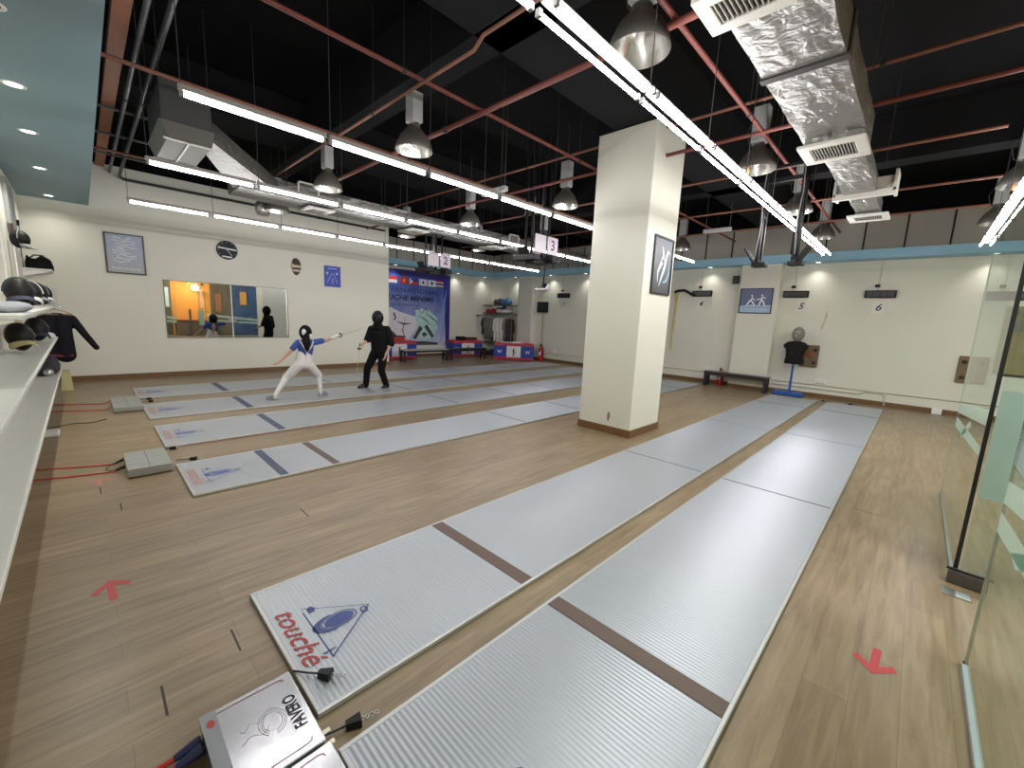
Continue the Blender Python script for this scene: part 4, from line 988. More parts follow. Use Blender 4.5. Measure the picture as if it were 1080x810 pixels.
def mesh_mat(name, col, col2, sc=70):
    m = bpy.data.materials.new(name); m.use_nodes = True; nt = m.node_tree; b = nt.nodes['Principled BSDF']
    tc = nt.nodes.new('ShaderNodeTexCoord'); ck_ = nt.nodes.new('ShaderNodeTexChecker'); ck_.inputs['Scale'].default_value = sc
    ck_.inputs['Color1'].default_value = (*col,1); ck_.inputs['Color2'].default_value = (*col2,1)
    nt.links.new(tc.outputs['Object'], ck_.inputs['Vector']); nt.links.new(ck_.outputs['Color'], b.inputs['Base Color']); b.inputs['Roughness'].default_value = .5; b.inputs['Metallic'].default_value = .05; b.inputs['Specular IOR Level'].default_value = .25
    return m
MESHG = mesh_mat('mask_mesh_grey', (.30,.29,.26), (.16,.155,.14)); MESHK = mesh_mat("mask_mesh_black", (.012,.012,.013), (.004,.004,.004))
g = MB(); mask_shape(g, (.02,.02,1.75), math.radians(-10), 1.22); g.build('mask', [MESHG, mat('mask_trim_grey',(.24,.235,.22),.6)], dm)
g = MB(); g.tube([(-.01,-.15,1.80),(-.025,-.158,1.72),(.02,-.158,1.70)], .008, 6).tube([(-.11,-.08,1.80),(-.04,-.15,1.83),(.06,-.145,1.83),(.13,-.07,1.80)], .006, 6); g.build('mask_ridge', PALE, dm)
# pictures on pilaster and pillar
def draw_duel(p, w, h):
    y = -.0155; g = MB()
    flat(g, [(-w/2,-h/2),(w/2,-h/2),(w/2,-.17*h),(.2*w,-.20*h),(-.1*w,-.16*h),(-w/2,-.22*h)], y); g.build('pale_ground', mat('ink_ice',(.42,.55,.72),.5,noise=.2), p)
    g = MB()
    stroke(g, [(-.28*w,-.2*h),(-.20*w,-.02*h),(-.10*w,.12*h),(-.02*w,.0)], [.03,.05,.05,.02], y-.0005); stroke(g, [(-.15*w,.02*h),(-.08*w,-.08*h),(-.02*w,-.2*h)], .035, y-.0005)
    flat(g, [(-.13*w+.025*math.cos(k*PI/5), .22*h+.03*math.sin(k*PI/5)) for k in range(10)], y-.0005)
    stroke(g, [(.02*w,.06*h),(.16*w,.08*h),(.22*w,.16*h),(.32*w,.10*h)], [.02,.04,.05,.02], y-.0005); stroke(g, [(.20*w,.10*h),(.16*w,-.05*h),(.12*w,-.2*h)], .04, y-.0005); stroke(g, [(.2*w,.05*h),(.27*w,-.08*h),(.30*w,-.2*h)], .04, y-.0005)
    flat(g, [(.19*w+.025*math.cos(k*PI/5), .24*h+.03*math.sin(k*PI/5)) for k in range(10)], y-.0005); stroke(g, [(-.02*w,.0),(.08*w,.12*h)], .006, y-.0005)
    g.build('white_fencers', PAPER, p)
    g = MB()
    for k in range(7): stroke(g, [(-.42*w+k*.13*w,-.27*h),(-.33*w+k*.13*w,-.30*h)], .015, y-.0007)
    g.build('dark_ripple', mat('ink_steel',(.08,.14,.26),.5), p)
picture('framed_picture', 'framed blue print of two white fencers on the far pilaster', (-3.66,YF-.321,2.68), 0, .88, .74, .028, gradmat('duel_print',(.10,.15,.32),(.13,.15,.27),'Z',-.3,.3,.15,5), draw_duel)
def draw_flame(p, w, h):
    y = -.0155; g = MB()
    stroke(g, [(-.22*w,-.30*h),(-.24*w,-.12*h),(-.05*w,.08*h),(.02*w,.2*h),(-.08*w,.36*h)], [.02,.05,.09,.06,.02], y)
    stroke(g, [(-.12*w,-.38*h),(-.02*w,-.22*h),(.12*w,-.02*h),(.18*w,.18*h),(.28*w,.30*h),(.36*w,.26*h)], [.015,.05,.08,.06,.05,.02], y)
    stroke(g, [(-.05*w,.08*h),(.08*w,.14*h)], .04, y)
    g.build('white_figure', PALE, p)
    g = MB(); stroke(g, [(.42*w,.10*h),(.40*w,-.12*h),(.28*w,-.26*h),(.08*w,-.31*h)], [.01,.05,.06,.02], y); g.build('blue_arc', mat('ink_greyblue',(.28,.42,.55),.5,noise=.2), p)
picture('framed_picture', 'tall framed dark print of a leaping white figure on the pillar', (PX1+.001,6.625,2.785), PI/2, .68, .90, .032, gradmat('figure_print',(.05,.055,.06),(.13,.15,.17),'Z',-.5,.4,.3,4), draw_flame)
# ------------------------------------------------------------------ hanging score rigs
RIGM = mat('rig_black', (.008,.008,.009), .6, spec=.2); SIGN = mat('sign_pale', (.72,.66,.74), .5)
def rig(label, x, y, num, zb=3.02, numbers=True, rz=0):
    """four hangers from the ceiling carrying a bar of lamps, two number cards and a scoring machine"""
    r = thing('score_rig', label, 'scoring rig', (x,y,0), rz, group='scoring rigs hung from the ceiling')
    g = MB()
    for sx in (-.24,.24):
        for sy in (-.10,.10): g.box(sx-.02,sx+.02,sy-.02,sy+.02,zb+.05,ZC)
    for z in (zb+.06, 4.15): g.box(-.26,.26,-.12,-.08,z,z+.04).box(-.26,.26,.08,.12,z,z+.04)
    for s in (-.24,.24): g.box(s-.02,s+.02,-.1,.1,4.15,4.19).box(s-.02,s+.02,-.1,.1,zb+.5,zb+.53)
    g.build('hanging_frame', RIGM, r)
    b = MB(); b.bbox(-.30,.30,-.42,-.20,zb-.02,zb+.10,.01).bbox(-.30,.30,.20,.42,zb-.02,zb+.10,.01).bbox(-.12,.12,-.22,.22,zb-.06,zb+.05,.01); b.build('scoring_machine', DARK, r)
    for s in (-1,1): MB().prism([(-.14,s*.36,zb+.02),(-.14,s*.46,zb+.24),(-.14,s*.44,zb+.25),(-.14,s*.34,zb+.03)], (.28,0,0)).build('tilted_screen', RIGM, r)
    if numbers:
        for s in (-1,1):
            c = MB().box(.275,.29,s*.2-.17,s*.2+.17,zb+.14,zb+.50)
            o = c.build('number_card', SIGN, r)
            t = MB()
            if s < 0: continue
            if s > 0: text(t, num, .30, (.2915,s*.2,zb+.32), (0,1,0), (0,0,1), bold=.006)
            else: text(t, num, .30, (.2915,s*.2,zb+.32), (0,1,0), (0,0,1), bold=.006)
            t.build('numeral', mat('ink_purple',(.16,.05,.16),.5), o)
    c = MB(); c.tube([(.2,-.1,4.6),(.23,-.13,4.0),(.2,-.12,3.5),(.25,-.15,zb+.1)], .008, 6).tube([(-.2,.1,4.5),(-.24,.14,4.1),(-.22,.13,3.6),(-.2,.2,zb+.1)], .008, 6)
    c.tube([(-.24,-.1,4.15),(-.2,-.22,4.05),(-.15,-.2,4.2),(-.05,-.15,4.3),(.1,-.12,4.18)], .006, 6); c.build('signal_cable', mat('cable_pale',(.16,.16,.16),.6), r)
    return r
rig('hanging score rig with number 2 cards before the banner', -10.1, 7.05, '2')
rig('hanging score rig with number 3 cards left of the pillar', -6.25, 7.05, '3', 3.1)
rr = thing('score_rig', 'tall black hanging score rig above the two right pistes', 'scoring rig', (-1.80,7.75,0), group='scoring rigs hung from the ceiling')
g = MB()
for sx in (-.25,.25):
    for sy in (-.09,.09): g.box(sx-.025,sx+.025,sy-.025,sy+.025,2.92,ZC)
g.box(-.27,.27,-.03,.03,4.12,4.18).box(-.27,.27,-.11,-.07,4.3,4.34)
for sx in (-.25,.25): g.box(sx-.03,sx+.03,-.11,.11,2.9,2.95).box(sx-.02,sx+.02,-.1,.1,3.6,3.63)
g.build('hanging_frame', RIGM, rr)
for sx in (-1,1):
    MB().prism([(sx*.30,-.16,2.90),(sx*.44,-.16,3.12),(sx*.425,-.16,3.13),(sx*.285,-.16,2.91)], (0,.30,0)).build('tilted_screen', RIGM, rr)
    MB().bbox(sx*.25-.07,sx*.25+.13,-.12,.08,2.84,2.91,.01).build('scoring_machine', DARK, rr)
    MB().tube([(sx*.25,-.13,4.3),(sx*.265,-.135,3.9),(sx*.24,-.13,3.5),(sx*.27,-.14,3.0)], .009, 6).build('signal_cable', mat('cable_pale',(.16,.16,.16),.6), rr)
fan = thing('hung_sensor', 'small white sensor hung on a black rod before the far corner', 'sensor', (-9.7,11.4,0))
MB().tube([(0,0,2.98),(0,0,3.6)], .03, 8).tube([(0,0,3.6),(0,0,ZC)], .012, 6).build('rod', DARK, fan)
g = MB(); g.bbox(-.30,.25,-.12,.12,2.86,2.92,.02).tube([(.15,0,2.9),(.25,0,3.05)], .05, 8); g.build('sensor_head', PAPER, fan)
# small tilted floodlight boxes between lamps
for k, (x, y) in enumerate(((-6.1,5.6),(-3.9,11.0))):
    o = thing('control_gear_box', ('white gear box on the crosswise pipe left of the pillar','white gear box hung right of the pillar top')[k], 'gear box', (x,y,4.18))
    MB().bbox(-.32,.32,-.05,.05,-.04,.05,.01).build('case', HOUS, o); MB().tube([(-.28,0,.05),(-.28,0,ZC-4.18)], .006, 5).tube([(.28,0,.05),(.28,0,ZC-4.18)], .006, 5).build('hanger', GALV, o)
# ------------------------------------------------------------------ white wall shelves at the left edge (on wall_near, y = YN)
SHW = mat('shelf_white', (.74,.75,.70), .35, noise=.03)
def shelf(label, x0, x1, z, yf=-.35, th=.035, post=True):
    r = thing('wall_shelf', label, 'shelf', (x0,YN,z), group='white shelves on the near wall')
    L = x1-x0; D = yf-YN
    n = max(1, round(L/1.4)); b = MB()
    for i in range(n): b.bbox(L*i/n+.001,L*(i+1)/n-.001,0,D,-th,0,.004)
    b.build('board', SHW, r)
    k = MB()
    for i in range(n+1):
        x = min(max(L*i/n,.03),L-.03)
        k.prism([(x-.008,.002,-th),(x-.008,D-.04,-th),(x-.008,D-.04,-th-.02),(x-.008,.002,-th-.12)], (.016,0,0))
    k.build('bracket', WHITE, r)
    return r
shelf('lowest long white shelf along the near wall', -11.1, -.9, .57)
shelf('middle long white shelf along the near wall, mostly empty', -11.1, -.9, 1.15)
shelf('upper white shelf holding the big fencing masks', -11.1, -5.2, 1.69)
shelf('short top white shelf holding the black bag', -13.3, -12.3, 2.38)
g = MB()
for x in (-11.3,-9.6,-8.0,-6.4): g.box(x-.015,x+.015,YN,YN+.02,.4,2.9)
tag(g.build('slotted_rails', WHITE), 'white slotted wall rails behind the near shelves', 'wall rail')
# masks and clothing on the shelves
BIBW = mat('bib_white', (.66,.66,.62), .7); BIBN = mat('bib_navy', (.025,.032,.055), .8, noise=.2); BIBG = mat('bib_grey', (.24,.26,.27), .7); SHELLK = mat('shell_dark', (.005,.0055,.009), .8, noise=.2)
def fmask(label, loc, rz, shell, bib, s=1., tilt=-.35):
    r = thing('fencing_mask', label, 'fencing mask', loc, rz, 'fencing masks on the near shelves'); r.rotation_euler = (tilt,0,rz)
    g = MB(); mask_shape(g, (0,0,.175*s), 0, s); o = g.build('mesh_front', [MESHK, shell], r)
    g = MB(); n = 14; P0 = []; P1 = []; P2 = []
    for k in range(n+1):
        a = -PI*.98+PI*.96*k/n
        P0.append((.112*s*math.cos(a), .142*s*math.sin(a)-.004, .085*s)); P1.append((.125*s*math.cos(a), .185*s*math.sin(a)-.02, .03*s)); P2.append((.10*s*math.cos(a), .23*s*math.sin(a)-.02, .004))
    g.add(P0+P1+P2, [(k,k+1,n+2+k,n+1+k) for k in range(n)]+[(n+1+k,n+2+k,2*n+3+k,2*n+2+k) for k in range(n)], 0, True); g.build('bib', bib, r)
    g = MB(); g.tube([(.128*s*math.cos(a*PI/12),-.005,.175*s+.18*s*math.sin(a*PI/12)) for a in range(13)], .009*s, 6); g.build('trim_band', bib, r)
    return r
fmask('big dark fencing mask on the upper near shelf, closest to the camera', (-7.7,-.50,1.72), math.radians(100), SHELLK, BIBN, 1.02)
fmask('dark fencing mask with white bib on the upper near shelf, second from the camera', (-8.8,-.49,1.72), math.radians(95), SHELLK, BIBW, 1.0)
fmask('grey trimmed fencing mask on the upper near shelf, third from the camera', (-9.7,-.46,1.72), math.radians(100), BIBG, BIBG, 1.0)
fmask('black and white fencing mask on the upper near shelf, farthest from the camera', (-10.7,-.44,1.72), math.radians(110), SHELLK, BIBW, .98)
fmask('navy fencing mask on the middle near shelf, right one', (-9.6,-.50,1.18), math.radians(100), BIBN, BIBN, 1.02)
fmask('brown and yellow fencing mask on the middle near shelf, left one', (-7.9,-.55,1.18), math.radians(110), mat('shell_brown',(.05,.035,.025),.6,noise=.3), mat('bib_yellow',(.52,.44,.22),.7), 1.0)
def lump(name, label, cat, loc, s, m, seed, group=None):
    rnd = random.Random(seed); ph = [rnd.uniform(0,6) for _ in range(4)]
    bm = bmesh.new(); bmesh.ops.create_uvsphere(bm, u_segments=20, v_segments=12, radius=1)
    for v in bm.verts:
        c = v.co; k = 1+.10*math.sin(4*c.x+ph[0])+.08*math.sin(5*c.y+3*c.z+ph[1])
        v.co = Vector((c.x*s[0]*k, c.y*s[1]*k, (max(-.62,c.z)+.62)*s[2]*k))
    o = MB(); o.frombm(bm, 0, True); q = o.build(name, m, None, loc); return tag(q, label, cat, group)
bg = thing('sports_bag', 'black soft bag on the short top shelf', 'bag', (-12.8,-.53,2.38))
g = MB(); bm = bmesh.new(); bmesh.ops.create_cube(bm, size=1); bmesh.ops.subdivide_edges(bm, edges=bm.edges[:], cuts=4, use_grid_fill=True)
for v in bm.verts:
    c = v.co; k = 1-.25*max(0,c.z+.1)+.06*math.sin(9*c.y+5*c.x); v.co = Vector((c.x*.42*k, c.y*.36*k, (c.z+.5)*(.23+.04*math.sin(8*c.y))))
g.frombm(bm, 0, True); g.build('bag_body', mat('bag_black',(.005,.005,.0055),.85,noise=.3,spec=.2), bg)
MB().tube([(.1,-.12,.2),(.14,-.05,.27),(.14,.06,.27),(.1,.13,.19)], .014, 8).build('handle', mat('strap_black',(.02,.02,.02),.7), bg)
lump('folded_jacket', 'black folded clothing at the far end of the lowest near shelf', 'clothing', (-10.4,-.54,.57), (.36,.17,.13), CK, 3)
lump('folded_shirt', 'dark purple folded clothing behind the black one on the lowest near shelf', 'clothing', (-10.9,-.50,.57), (.2,.14,.16), mat('cloth_purple',(.05,.03,.06),.8), 5)
bl = MB().ball((0,0,.06), .062, u=20, v=14); tag(bl.build('silver_ball', STEEL, None, (-10.05,-.47,.57)), 'small shiny silver ball on the lowest near shelf', 'ball')
lump('folded_towel', 'white folded cloth on the middle near shelf beside the navy mask', 'cloth', (-10.6,-.48,1.15), (.22,.12,.07), CW, 8)
lump('grey_bag', 'grey cloth lying on the upper near shelf near the camera', 'cloth', (-6.3,-.52,1.69), (.42,.16,.06), mat('cloth_softgrey',(.28,.30,.33),.8), 9)
# jacket on its hanger between shelf end and mirror wall
hk = thing('hook_rail', 'chrome hook rail at the end of the near shelves', 'hook', (-11.9,YN,1.72))
g = MB(); g.tube([(0,0,0),(0,.44,0),(0,.45,-.05),(0,.44,-.08)], .009, 8).tube([(-.15,0,0),(-.15,.42,0),(-.15,.43,-.08)], .009, 8); g.box(-.2,.05,0,.012,-.05,.05); g.build('rail', STEEL, hk)
hg = thing('coat_hanger', 'light wooden hanger holding the dark jacket', 'hanger', (-12.05,-.38,1.58))
g = MB(); g.tube([(0,-.24,-.06),(0,-.1,.015),(0,0,.04),(0,.1,.015),(0,.24,-.06)], .012, 8).tube([(0,-.23,-.065),(0,.23,-.065)], .008, 8); g.build('arms', mat('hanger_wood',(.42,.28,.15),.5), hg)
MB().tube([(0,0,.05),(0,0,.10),(0,.02,.125),(0,.0,.15),(0,-.02,.125)], .004, 6).build('hook', STEEL, hg)
jk = thing('jacket', 'dark navy jacket hanging at the end of the near shelves, sleeve out', 'jacket', (-12.1,-.36,0))
JM = mat('jacket_navy', (.006,.006,.010), .85, noise=.25, spec=.25)
segs = [((0,-.14,1.46),.075,(0,.16,1.46),.075), ((0,-.12,1.42),.11,(0,-.13,.74),.13), ((0,.06,1.42),.12,(0,.06,.72),.15), ((0,.20,1.44),.075,(0,.36,1.12),.062), ((0,.36,1.12),.062,(0,.50,.86),.052), ((0,-.22,1.42),.075,(0,-.26,1.0),.06)]
j = remesh('jacket_body', segs, .018, JM, jk)
g = MB(); g.tube([(.10,-.16,.74),(.12,.0,.71),(.10,.16,.72)], .03, 8); g.build('hem_lining', mat('lining_red',(.14,.012,.02),.7), jk)
MB().tube([(.02,.11,1.49),(.02,.05,1.53),(.02,-.05,1.53),(.02,-.10,1.49)], .018, 8).build('collar', JM, jk)
yb = thing('yellow_bag', 'small pale yellow bag hung below the jacket', 'bag', (-12.2,-.33,.0))
g = MB(); g.prism([(0,-.10,.0),(0,.08,.0),(0,.05,.42),(0,-.06,.42)], (.07,0,0)); g.build('pouch', mat('bag_yellow',(.50,.46,.24),.7), yb)
MB().tube([(.03,-.05,.42),(.03,-.01,.62),(.03,.04,.42)], .006, 6).tube([(.03,-.01,.61),(.03,0,.95)], .006, 6).build('strap', CW, yb)
# things hung on the near wall over the shelves
wp = thing('foil_board', 'grey hanging board on the near wall over the masks', 'board', (-11.2,YN,3.25))
g = MB(); g.prism([(-.5,0,.45),(.5,0,.45),(.5,0,-.25),(.35,0,-.40),(-.35,0,-.40),(-.5,0,-.25)], (0,.05,0)); g.build('panel', mat('board_grey',(.34,.36,.36),.5,noise=.1), wp)
MB().tube([(-.5,.05,-.25),(-.35,.05,-.40),(.35,.05,-.40),(.5,.05,-.25)], .02, 6).build('edge_trim', mat('trim_brown',(.2,.14,.10),.6), wp)
fm = fmask('dark fencing mask hung on the near wall above the shelves', (-10.5,YN+.125,2.60), math.radians(170), SHELLK, BIBG, .8, 0)
wh = thing('wall_hook', 'small black hook with cord on the near wall', 'hook', (-11.95,YN,3.15))
MB().bbox(-.03,.03,0,.07,-.05,.05,.01).build('hook_plate', DARK, wh); MB().tube([(0,.06,-.04),(.02,.05,-.35),(0,.04,-.6)], .006, 6).build('cord', CABK, wh)
tag(MB().bbox(-.14,.14,-.10,.10,0,.06,.02).build('shoe', mat('shoe_white',(.6,.6,.57),.6), None, (-8.2,-.45,0)), 'white shoe on the wood under the lowest near shelf', 'shoe')
# ------------------------------------------------------------------ glass partition (x = GX) with an open door
GX = .45; GT = 3.0
GLASS = glass('clear_glass', (.90,.965,.935)); GEDGE = mat('glass_edge', (.30,.48,.42), .15); FROST = frosted('frosted_film', (.56,.68,.63), .72)
BLK = mat('door_seal', (.01,.01,.01), .5)
def diag(mb, f, u0, u1, z0, z1):
    """two crossing bands of frosted film cut on the slant; f(u,z) gives the point"""
    mb.add([f(u0,z1),f(u0,z1-.12),f(u1,z0),f(u1,z0+.12)], [(0,1,2,3)])
    mb.add([f(u0,z0+.05),f(u0,z0-.02),f(u1,z0-.16),f(u1,z0-.05)], [(0,1,2,3)])
    m = (u0+u1)/2; mb.add([f(m-.3,z0+.08),f(m-.15,z0+.1),f(m+.45,z0-.12),f(m+.3,z0-.14)], [(0,1,2,3)])
p = thing('glass_panel', 'tall clear glass panel beyond the floor hinge, with slanted frosted strips', 'glass partition', (GX,4.55,0))
MB().box(-.006,.006,.012,2.5,.01,GT).build('pane', GLASS, p)
g = MB(); g.box(-.007,.007,2.5,2.506,.01,GT).box(-.007,.007,.012,2.5,GT,GT+.008); g.build('polished_edge', GEDGE, p)
MB().box(-.012,.012,-.002,.014,.03,GT).build('edge_seal', BLK, p)
g = MB(); diag(g, lambda u, z: (-.008,u,z), .05, 2.45, 1.0, 1.34); g.build('frosted_strip', FROST, p)
MB().box(-.012,.012,.0,2.5,0,.012).build('floor_channel', STEEL, p)
n_ = thing('glass_panel', 'clear glass panel nearest the camera at the right edge', 'glass partition', (GX,.4,0))
MB().box(-.006,.006,0,2.94,.01,GT).build('pane', GLASS, n_)
MB().box(-.007,.007,2.94,2.946,.01,GT).build('polished_edge', GEDGE, n_)
MB().box(-.016,.012,0,2.93,0,.03).build('floor_channel', mat('channel_pale',(.45,.52,.55),.35,metal=.3), n_)
g = MB(); diag(g, lambda u, z: (-.008,u,z), 1.2, 2.93, 1.0, 1.36); g.build('frosted_strip', FROST, n_)
MB().tube([(0,2.955,0),(0,2.955,.03)], .012, 10).build('pivot_pin', BLK, n_)
d = thing('glass_door', 'open glass door with a wide frosted band, turned away on its floor hinge', 'glass door', (GX,4.5,0), math.radians(-4))
MB().box(.02,1.05,-.006,.006,.02,GT-.1).build('pane', GLASS, d)
g = MB(); g.box(.02,1.05,-.0075,-.0065,.70,1.50); g.build('frosted_band', FROST, d)
g = MB(); g.bbox(-.04,.17,-.035,.035,.004,.10,.004); g.build('patch_fitting', mat('fitting_grey',(.12,.11,.10),.3,metal=.6), d)
MB().bbox(-.05,.19,-.011,.011,.10,.115,.002).build('fitting_gap', BLK, d)
MB().bbox(-.04,.17,-.035,.035,GT-.2,GT-.1,.004).build('top_fitting', mat('fitting_grey',(.12,.11,.10),.3,metal=.6), d)
MB().tube([(.92,-.04,.85),(.92,-.05,1.35)], .014, 8).build('pull_handle', STEEL, d)
fp = thing('floor_spring_plate', 'shiny steel floor spring cover beside the glass door hinge', 'floor hinge', (GX-.0,4.30,0))
MB().bbox(-.07,.08,-.06,.06,0,.008,.003).build('cover_plate', STEEL, fp)
# things beyond the glass
def draw_face(p, w, h):
    g = MB(); flat(g, [(-.3*w,-.5*h),(.3*w,-.5*h),(.22*w,-.1*h),(0,.2*h),(-.22*w,-.1*h)], -.0155); g.build('dark_figure', mat('ink_ash',(.05,.055,.06),.5), p)
picture('framed_picture', 'pale framed photo on the far wall seen through the glass', (1.62,YF,1.36), 0, .5, .62, .03, mat('photo_grey',(.30,.31,.29),.5,noise=.4,nscale=7), draw_face)
sh = thing('notice_shelf', 'olive brown notice shelf on the far wall seen through the glass', 'shelf', (1.72,YF,1.95))
MB().box(-.42,.42,-.06,0,-.85,.65).build('back_panel', mat('panel_olive',(.26,.22,.10),.6,noise=.25,nscale=5), sh)
g = MB()
for k in range(4): g.box(-.36+.19*k,-.20+.19*k,-.075,-.061,.1,.36).box(-.36+.19*k,-.22+.19*k,-.075,-.061,.42,.58)
g.build('pinned_sheet', mat('sheet_grey',(.16,.17,.15),.6,noise=.4,nscale=9), sh)
# mall side: warm lamps over an orange wall, stone post
WARM = mat('warm_lamp', (1,.8,.5), .4, emit=(1,.72,.38), estr=3.5); WARM.cycles.emission_sampling = 'NONE'
for k, (y, z) in enumerate(((4.62,2.95),(4.62,2.55))):
    l = thing('pendant_lamp', ('upper warm pendant lamp by the orange wall beyond the glass','lower warm pendant lamp by the orange wall beyond the glass')[k], 'pendant lamp', (3.75,y-.25+k*.5,z))
    MB().lathe([(.0,.10),(.12,.10),(.14,.0),(.13,0),(.11,.09)], n=18).build('shade', mat('shade_brass',(.4,.25,.08),.4), l)
    MB().lathe([(0,.0),(.12,.002),(.12,.09),(0,.095)], n=18).build('diffuser', WARM, l)
    MB().tube([(0,0,.1),(0,0,ZC-z)], .006, 6).build('cord', CABK, l)
po = thing('queue_post', 'dark post standing before the orange wall beyond the glass', 'post', (3.3,4.3,0))
MB().lathe([(0,0),(.2,0),(.2,.03),(.05,.05),(.05,1.5),(.0,1.52)], n=18).build('post_shaft', DARK, po)
cn = thing('mall_counter', 'brown counter before the orange wall beyond the glass', 'counter', (3.85,4.6,0))
MB().bbox(-.2,.2,-.9,.9,.02,.85,.01).build('body', BROWN, cn); MB().bbox(-.25,.22,-.95,.95,.85,.9,.008).build('worktop', ORG, cn)
for k, (y0, y1, z0, z1, m) in enumerate(((3.05,3.5,1.6,2.7,PALE),(5.7,6.0,1.4,2.5,ORG),(7.0,7.35,1.9,2.7,ORANGE),(7.45,7.8,1.9,3.2,NAVY))):
    o = MB().box(0,.03,y0,y1,z0,z1).build('wall_poster', m, None, (XR-.062,0,0)); tag(o, ('pale sheet on the brown mall wall','tall orange sheet on the brown mall wall','orange sheet on the navy mall wall','dark sheet on the navy mall wall')[k], 'poster')
# ------------------------------------------------------------------ people
SKIN = mat('skin', (.50,.29,.19), .5, noise=.05); 
def hand_segs(w, d, n, side, curl=.5, s=1., thumb=.6):
    """palm, four bent fingers of different lengths and a thumb; d forward, n towards the palm side, side +1/-1 for the thumb edge"""
    w = Vector(w); d = Vector(d).normalized(); n = (Vector(n)-d*Vector(n).dot(d)).normalized(); a = d.cross(n)*side
    S = []
    for k in (-1.2,-.4,.4,1.2): S.append((w+a*k*.011*s, .014*s, w+d*.085*s+a*k*.020*s, .0125*s))
    for k, L in ((1.5,.068),(.5,.077),(-.5,.072),(-1.5,.056)):
        p = w+d*.088*s+a*k*.0195*s; dd = d.copy(); ang = curl
        for j, f in enumerate((.45,.32,.23)):
            dd = (dd*math.cos(ang)+n*math.sin(ang)).normalized(); nn = (n*math.cos(ang)-d*math.sin(ang))
            q = p+dd*L*f*s; S.append((p, (.0095-.0012*j)*s, q, (.0088-.0012*j)*s)); p = q
            n_ = dd.cross(a).normalized(); n_ = n_ if n_.dot(n) > 0 or True else n_
            ang = curl*.9
            # rotate further about the knuckle axis
            d_, nrm = dd, (n-dd*n.dot(dd))
            if nrm.length > 1e-4:
                nrm.normalize(); dd = d_; 
    p = w+d*.022*s+a*.028*s; q = p+(d*.5+a*.75+n*.35*thumb).normalized()*.036*s; r = q+(d*.85+a*.25+n*.5*thumb).normalized()*.030*s; t = r+(d*.95-a*.05+n*.45*thumb).normalized()*.024*s
    S += [(p,.014*s,q,.0115*s),(q,.0112*s,r,.0098*s),(r,.0098*s,t,.0082*s)]
    return S
def head_parts(c, f, s=1.):
    """head with brow, nose, chin and ears looking along f"""
    c = Vector(c); f = Vector(f).normalized(); u = Vector((0,0,1)); f = (f-u*f.dot(u)).normalized(); r = f.cross(u)
    segs = [(c+u*.03*s, .088*s, c-f*.02*s+u*.045*s, .092*s), (c+f*.035*s-u*.07*s, .055*s, c+u*.02*s, .08*s), (c+f*.052*s-u*.088*s, .030*s, c+f*.02*s-u*.075*s, .045*s),
            (c+f*.088*s+u*.012*s, .009*s, c+f*.108*s-u*.022*s, .013*s), (c+f*.082*s-u*.055*s+r*.02*s, .010*s, c+f*.082*s-u*.055*s-r*.02*s, .010*s)]
    for k in (-1,1):
        segs.append((c+r*k*.086*s+u*.015*s, .016*s, c+r*k*.084*s-u*.025*s, .011*s)); segs.append((c+f*.074*s+r*k*.045*s+u*.028*s, .012*s, c+f*.083*s+r*k*.015*s+u*.030*s, .010*s))
    return segs
def foil(name_label, hand, tip, guard=True):
    h = Vector(hand); t = Vector(tip); d = (t-h).normalized()
    r = thing('fencing_foil', name_label, 'fencing foil', h)
    MB().tube([d*.05, d*.4, d*((t-h).length)], [.0065,.005,.0035], 8).build('blade', mat('blade_steel',(.42,.42,.40),.3,metal=.8), r)
    g = MB(); q = d.orthogonal().normalized(); w = d.cross(q); n = 16; P = []
    for rad, off in ((.004,.065),(.03,.06),(.05,.045),(.055,.03)): P.append([d*off+(q*math.cos(2*PI*k/n)+w*math.sin(2*PI*k/n))*rad for k in range(n)])
    g.add([p for R_ in P for p in R_], [(i*n+k,i*n+(k+1)%n,i*n+n+(k+1)%n,i*n+n+k) for i in range(3) for k in range(n)], 0, True); g.build('bell_guard', mat('guard_dark',(.10,.09,.09),.35,metal=.6), r)
    MB().tube([d*.04, d*-.02, d*-.09], [.012,.014,.011], 8).build('grip', DARK, r)
    MB().tube([d*.20,d*.21],.0,3) if False else None
    return r
def shoe(parent, heel, toe, m, sole, s=1.):
    h = Vector(heel); t = Vector(toe); d = (t-h); d.z = 0; L = d.length; d.normalize(); n = Vector((-d.y,d.x,0)); z0 = min(h.z,t.z)
    g = MB(); N = 16; R_ = []
    prof = [(0,1.0,1.0),(.016,1.04,1.03),(.035,1.0,1.0),(.06,.86,.80),(.09,.55,.45)]
    for z, kw, kl in prof:
        ring = []
        for k in range(N):
            a = 2*PI*k/N; x = math.cos(a); y = math.sin(a)
            ring.append(h+d*(L*.5+(x*L*.56*kl - (1-kl)*L*.42))+n*(y*.047*s*kw*(1.08 if x > 0 else .9))+Vector((0,0,z*s+z0-h.z)))
        R_.append(ring)
    g.add([p for q in R_ for p in q], [(i*N+k,i*N+(k+1)%N,i*N+N+(k+1)%N,i*N+N+k) for i in range(len(prof)-1) for k in range(N)]+[tuple(range(N))[::-1],tuple(range((len(prof)-1)*N,len(prof)*N))], 0, True)
    g.mi = [1 if i < N else 0 for i in range(len(g.f))]
    return g.build('shoe', [m, sole], parent)

